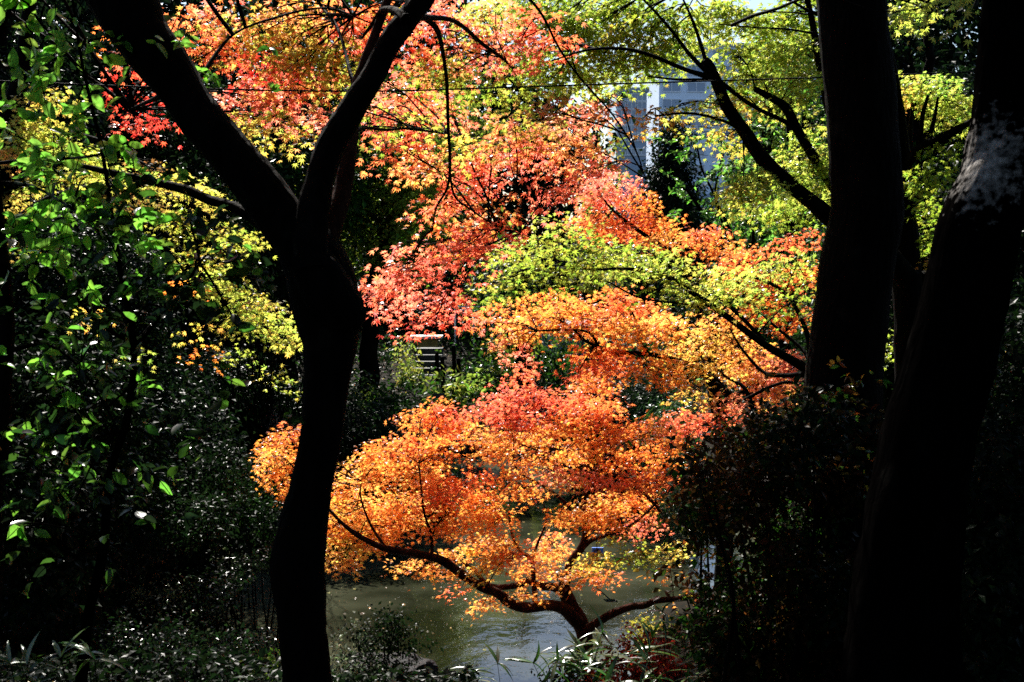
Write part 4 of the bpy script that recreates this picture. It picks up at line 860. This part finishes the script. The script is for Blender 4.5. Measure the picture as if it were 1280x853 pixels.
for i, (lb, x, y, Y_, n_, w_, l_) in enumerate([
        ('bamboo grass clump at the bottom left corner', 14, 838, 4.2, 3, .05, .11), ('bamboo grass clump with long pale blades at bottom, right of the corner clump', 112, 818, 4.3, 3, .06, .13),
        ('bamboo grass clump at the bottom just left of the corner plant group', 70, 850, 4.2, 2, .05, .1),
        ('bamboo grass clump left of the pond maple base', 700, 822, 8.4, 7, .14, .2), ('bamboo grass clump in front of the pond maple base', 735, 832, 8.2, 9, .16, .2),
        ('bamboo grass clump below the deep red shrub', 790, 840, 8, 10, .2, .2), ('bamboo grass clump between the red shrub and the dark hedge', 850, 800, 7.6, 12, .2, .17), ('bamboo grass clump at the foot of the dark hedge, lowest of all', 900, 835, 7.2, 12, .22, .16),
        ('bamboo grass clump alone at the water edge right of the rock', 610, 846, 8.4, 4, .12, .2)]):
    bamboo(lb, x, y, Y_, n_, w_, l_)

# bare twiggy shrub behind the forked trunk
c = at(330, 470, 15); r_ = thing('bare_shrub', 'leafless twiggy shrub with pale twigs left of the forked trunk', 'shrub', (c[0], c[1], gnd(c[0], c[1])))
b = Buf()
for i in range(70):
    s = np.array([c[0] + RNG.normal(0, .2), c[1] + RNG.normal(0, .2), gnd(c[0], c[1])]); e = at(RNG.uniform(275, 400), RNG.uniform(290, 410), 15 + RNG.uniform(-.7, .7))
    p = tube(b, [s, (s + e) / 2 + RNG.normal(0, .12, 3), e], [.01, .006, .003], 4, .15, 0, .08, i)
    for j in range(4):
        q = p[RNG.integers(len(p) // 2, len(p))]; tube(b, [q, q + RNG.normal(0, .15, 3), q + RNG.normal(0, .3, 3)], [.004, .003, .002], 4, .15, 0, .05, j)
tag(b.build('twigs', M_BARK_PALE, r_), kind='stuff')

# ================================================================== rock
c = at(487, 852, 8.6); bpy.ops.mesh.primitive_ico_sphere_add(subdivisions=5, radius=1, location=(0, 0, 0)); rk = bpy.context.object; rk.name = 'rock'
for v in rk.data.vertices:
    p = v.co; d = 1 + .22 * vnoise(p, 1.1, 4) + .12 * vnoise(p, 2.7, 8) + .04 * vnoise(p, 8, 2)
    cx = abs(p.x) ** .8 * (1 if p.x > 0 else -1); cz = min(p.z, .55 + .12 * vnoise(p, 2, 1))
    v.co = Vector((cx * .34 * d, p.y * .26 * d, cz * .27 * d))
rk.location = tuple(c); rk.data.materials.append(simple_mat('wet_rock', (.014, .014, .016), .5, scale=6, bump=.8, col2=(.004, .004, .005), spec=.05))
tag(rk, 'dark wet rock at the near edge of the pond', 'rock')


# ================================================================== far bank objects
def box(buf, c, s, rz=0.):
    x, y, z = np.array(s) / 2
    v = np.array([(-x, -y, -z), (x, -y, -z), (x, y, -z), (-x, y, -z), (-x, -y, z), (x, -y, z), (x, y, z), (-x, y, z)])
    ca, sa = math.cos(rz), math.sin(rz); v = np.stack([v[:, 0] * ca - v[:, 1] * sa, v[:, 0] * sa + v[:, 1] * ca, v[:, 2]], 1) + np.array(c)
    buf.add(v, [(0, 3, 2, 1), (4, 5, 6, 7), (0, 1, 5, 4), (1, 2, 6, 5), (2, 3, 7, 6), (3, 0, 4, 7)])


def part_box(name, mat, parent, items):
    b_ = Buf()
    for it in items: box(b_, *it)
    return b_.build(name, mat, parent, smooth=False)


M_WHITE = simple_mat('white_paint', (.75, .74, .70), .5, .15, 4)
M_STONE = simple_mat('grey_stone', (.05, .05, .043), .8, .6, 6, .6)
M_WOOD = simple_mat('brown_wood', (.13, .075, .035), .7, .4, 5, .4)
M_OCHRE = simple_mat('ochre_panel', (.35, .24, .06), .7, .3, 5)
M_SHED = simple_mat('blue_grey_board', (.28, .34, .48), .6, .15, 3)
M_ROOF = simple_mat('dark_roof', (.05, .05, .06), .5, .3, 5)
M_BLUE = simple_mat('blue_panel', (.05, .18, .7), .4, .1, 4)

# shed
c = at(706, 424, 29); z0 = gnd(c[0], 29)
s_ = thing('shed', 'small blue-grey shed with dark roof beyond the far hedge', 'shed', (c[0], 29, z0))
top = at(706, 412, 29)[2]
part_box('wall', M_SHED, s_, [((c[0], 29.6, (z0 + top) / 2 - .05), (1.1, 1.4, top - z0 + .1))])
part_box('roof', M_ROOF, s_, [((c[0], 29.6, top + .06), (1.5, 1.8, .1))])
part_box('door', M_WHITE, s_, [((c[0] - .3, 28.88, (z0 + top) / 2), (.35, .04, (top - z0) * .8))])
part_box('window_frame', M_ROOF, s_, [((c[0] + .22, 28.88, top - .45), (.4, .04, .04)), ((c[0] + .22, 28.88, top - .15), (.4, .04, .04)), ((c[0] + .02, 28.88, top - .3), (.04, .04, .26)), ((c[0] + .42, 28.88, top - .3), (.04, .04, .26)), ((c[0] + .22, 28.88, top - .3), (.025, .035, .26))])
# low wall with white coping and steps
c = at(538, 424, 30); z0 = gnd(c[0], 30)
w_ = thing('low_wall', 'low wall with a bright white coping on the far bank', 'wall', (c[0], 30, z0))
part_box('wall', M_OCHRE, w_, [((c[0] - .12, 30.1, (z0 - .1 + c[2]) / 2), (.6, .3, c[2] - z0 + .1))])
part_box('coping', M_WHITE, w_, [((c[0] - .1, 30.1, c[2] + .05), (.8, .42, .06))])
c = at(532, 466, 27); z0 = c[2] - .25
st_ = thing('stone_steps', 'flight of grey stone steps below the white-capped low wall', 'steps', (c[0], c[1], gnd(c[0], c[1])))
part_box('tread', M_STONE, st_, [((c[0], 27 + i * .3, z0 + i * .125 - .2), (.62, .34, .5)) for i in range(6)])
# white rail
c = at(592, 388, 31); z0 = gnd(c[0], 31)
ra = thing('handrail', 'white double handrail above the far bank, right of the hanging red leaves', 'railing', (c[0], 31, z0))
for dz in (0, .09):
    b = Buf(); tube(b, [(c[0] - .5, 31, c[2] + dz), (c[0] + .5, 31, c[2] + dz)], [.018, .018], 8, .3, 0); b.build('rail', M_WHITE, ra)
for dx in (-.48, 0, .48):
    b = Buf(); tube(b, [(c[0] + dx, 31, z0 - .1), (c[0] + dx, 31, c[2] + .09)], [.02, .02], 8, .3, 0); b.build('post', M_WHITE, ra)
# posts
for i, (px, h0, h1) in enumerate([(546, 440, 505), (553, 446, 505), (567, 432, 505), (573, 448, 503)]):
    a = at(px, h0, 24); zb = gnd(a[0], 24)
    b = Buf(); tube(b, [(a[0], 24, zb - .1), (a[0] + .01, 24, (zb + a[2]) / 2), (a[0], 24, a[2])], [.05, .045, .04], 9, .1, .1, .01, i)
    o = b.build('wooden_post', M_BARK, None, origin=(a[0], 24, zb)); tag(o, 'thin black post, %s in the row by the far bank steps' % ['leftmost', 'second from left', 'third from left and tallest', 'rightmost'][i], 'post', 'posts on the far bank')
# white bench at far left bank, mostly behind the trunk
c = at(352, 412, 27); z0 = gnd(c[0], 27)
be = thing('bench', 'white bench slab glimpsed left of the forked trunk', 'bench', (c[0], 27, z0))
part_box('seat', M_WHITE, be, [((c[0], 27, c[2]), (1.3, .45, .1))])
for dx in (-.5, .5): part_box('leg', M_STONE, be, [((c[0] + dx, 27, (z0 + c[2]) / 2 - .05), (.12, .35, c[2] - z0))])
# grey plate sign and the blue panel over the water
c = at(549, 495, 21); z0 = gnd(c[0], 21)
sg = thing('sign_plate', 'small grey plate sign low on the far bank above the orange leaves', 'sign', (c[0], 21, z0))
part_box('plate', M_STONE, sg, [((c[0], 21, c[2]), (.2, .03, .09))])
b = Buf(); tube(b, [(c[0], 21.03, min(z0, c[2]) - .3), (c[0], 21.03, c[2])], [.012, .012], 6, .2, 0); b.build('post', M_STONE, sg)
c = at(747, 690, 13.5)
sg = thing('blue_board', 'small blue board on a stake, seen through the pond maple limbs', 'sign', (c[0], c[1], ZW - .3))
part_box('board', M_BLUE, sg, [((c[0], c[1], c[2]), (.13, .02, .10))])
part_box('mark', M_ROOF, sg, [((c[0], c[1] - .013, c[2]), (.012, .004, .10)), ((c[0] - .02, c[1] - .013, c[2] + .015), (.06, .004, .01))])
b = Buf(); tube(b, [(c[0], c[1] + .025, ZW - .3), (c[0], c[1] + .025, c[2])], [.012, .012], 6, .2, 0); b.build('stake', M_WOOD, sg)
# pale lattice frame
c = at(821, 426, 27); z0 = gnd(c[0], 27)
lt = thing('trellis', 'white wooden trellis glimpsed through the orange leaves', 'trellis', (c[0], 27, z0))
for dx in (-.14, .14): part_box('post', M_WHITE, lt, [((c[0] + dx, 27, (z0 + c[2]) / 2 + .1), (.03, .03, c[2] - z0 + .3))])
part_box('slat', M_WHITE, lt, [((c[0], 27, c[2] - .12 + i * .06), (.26, .02, .025)) for i in range(6)])

# ================================================================== buildings far behind
M_FAC = simple_mat('white_facade', (.68, .80, .97), .6, .06, .3)
M_BAND = simple_mat('grey_band', (.26, .33, .46), .5, .1, .3)
M_GLASS = simple_mat('window_glass', (.10, .18, .34), .1, 0, 1, 0, None, .8)
M_FRAME = simple_mat('window_frame_white', (.7, .75, .82), .5)


def tower(label, px0, px1, top_py, Y, dep, rz, floors_py, cols, win_w, win_h, fac, zb, bands=(), name='office_building'):
    """front face starts at px0 (its left corner) and runs right; rz turns it so its left side shows"""
    a = at(px0, 200, Y); e = at(px1, 200, Y); wd = (e[0] - a[0]) / math.cos(rz); zt = at(px0, top_py, Y)[2]
    r_ = thing(name, label, 'building', (a[0], a[1], zb))
    ux = np.array([math.cos(rz), math.sin(rz), 0]); uy = np.array([-math.sin(rz), math.cos(rz), 0]); o = np.array([a[0], a[1], 0])
    mid = o + ux * wd / 2 + uy * dep / 2
    part_box('wall', fac, r_, [((mid[0], mid[1], (zt + zb) / 2), (wd, dep, zt - zb), rz)])
    part_box('roof', M_BAND, r_, [((mid[0], mid[1], zt + .3), (wd + .6, dep + .6, .6), rz)])
    k = Y / FPX
    for fy in floors_py:
        zc = at(px0, fy, Y)[2]
        for j in range(cols):
            q = o + ux * (wd * (j + .5) / cols) - uy * .05
            fr = part_box('window', M_GLASS, r_, [((q[0], q[1], zc), (win_w, .1, win_h), rz)])
            q2 = q - uy * .08
            part_box('frame', M_FRAME, fr, [((q2[0], q2[1], zc + win_h / 2), (win_w + .2, .12, .12), rz), ((q2[0], q2[1], zc - win_h / 2), (win_w + .2, .14, .14), rz), ((q2[0], q2[1], zc), (.1, .1, win_h), rz),
                                            ((q2[0] - ux[0] * win_w / 2, q2[1] - ux[1] * win_w / 2, zc), (.1, .12, win_h), rz), ((q2[0] + ux[0] * win_w / 2, q2[1] + ux[1] * win_w / 2, zc), (.1, .12, win_h), rz)])
    for by in bands:
        zc = at(px0, by, Y)[2]; q = o + ux * wd / 2 - uy * .12
        part_box('band', M_BAND, r_, [((q[0], q[1], zc), (wd, .24, 1.2), rz)])
    return r_


tower('white office tower seen through the gap in the leaves, its left side sunlit', 823, 1040, 58, 200, 16, .05, (66, 88, 109, 130, 152, 190, 212, 234, 256), 7, 2.9, 1.5, M_FAC, -2, bands=(168, 247))
tower('small blue glass building just left of the white tower', 770, 808, 115, 170, 10, .05, (122, 132, 142, 152, 162, 172, 190), 3, 1.2, .95, simple_mat('glass_blue', (.16, .27, .45), .15, .1, 1), -2)

# ================================================================== overhead wire, with its two end poles outside the picture
b = Buf()
P_ = [at(x, y, yy) for x, y, yy in ((-60, 99, 6.0), (130, 107, 6.15), (330, 113, 6.3), (480, 114, 6.4), (620, 110, 6.6), (800, 104, 6.85), (1030, 97, 7.15), (1330, 86, 7.3))]
tube(b, P_, [.0048] * 8, 6, .15, 0); o = b.build('cable', simple_mat('black_cable', (.01, .01, .011), .8, spec=.1), None)
tag(o, 'thin black cable strung across the top of the view', 'cable')
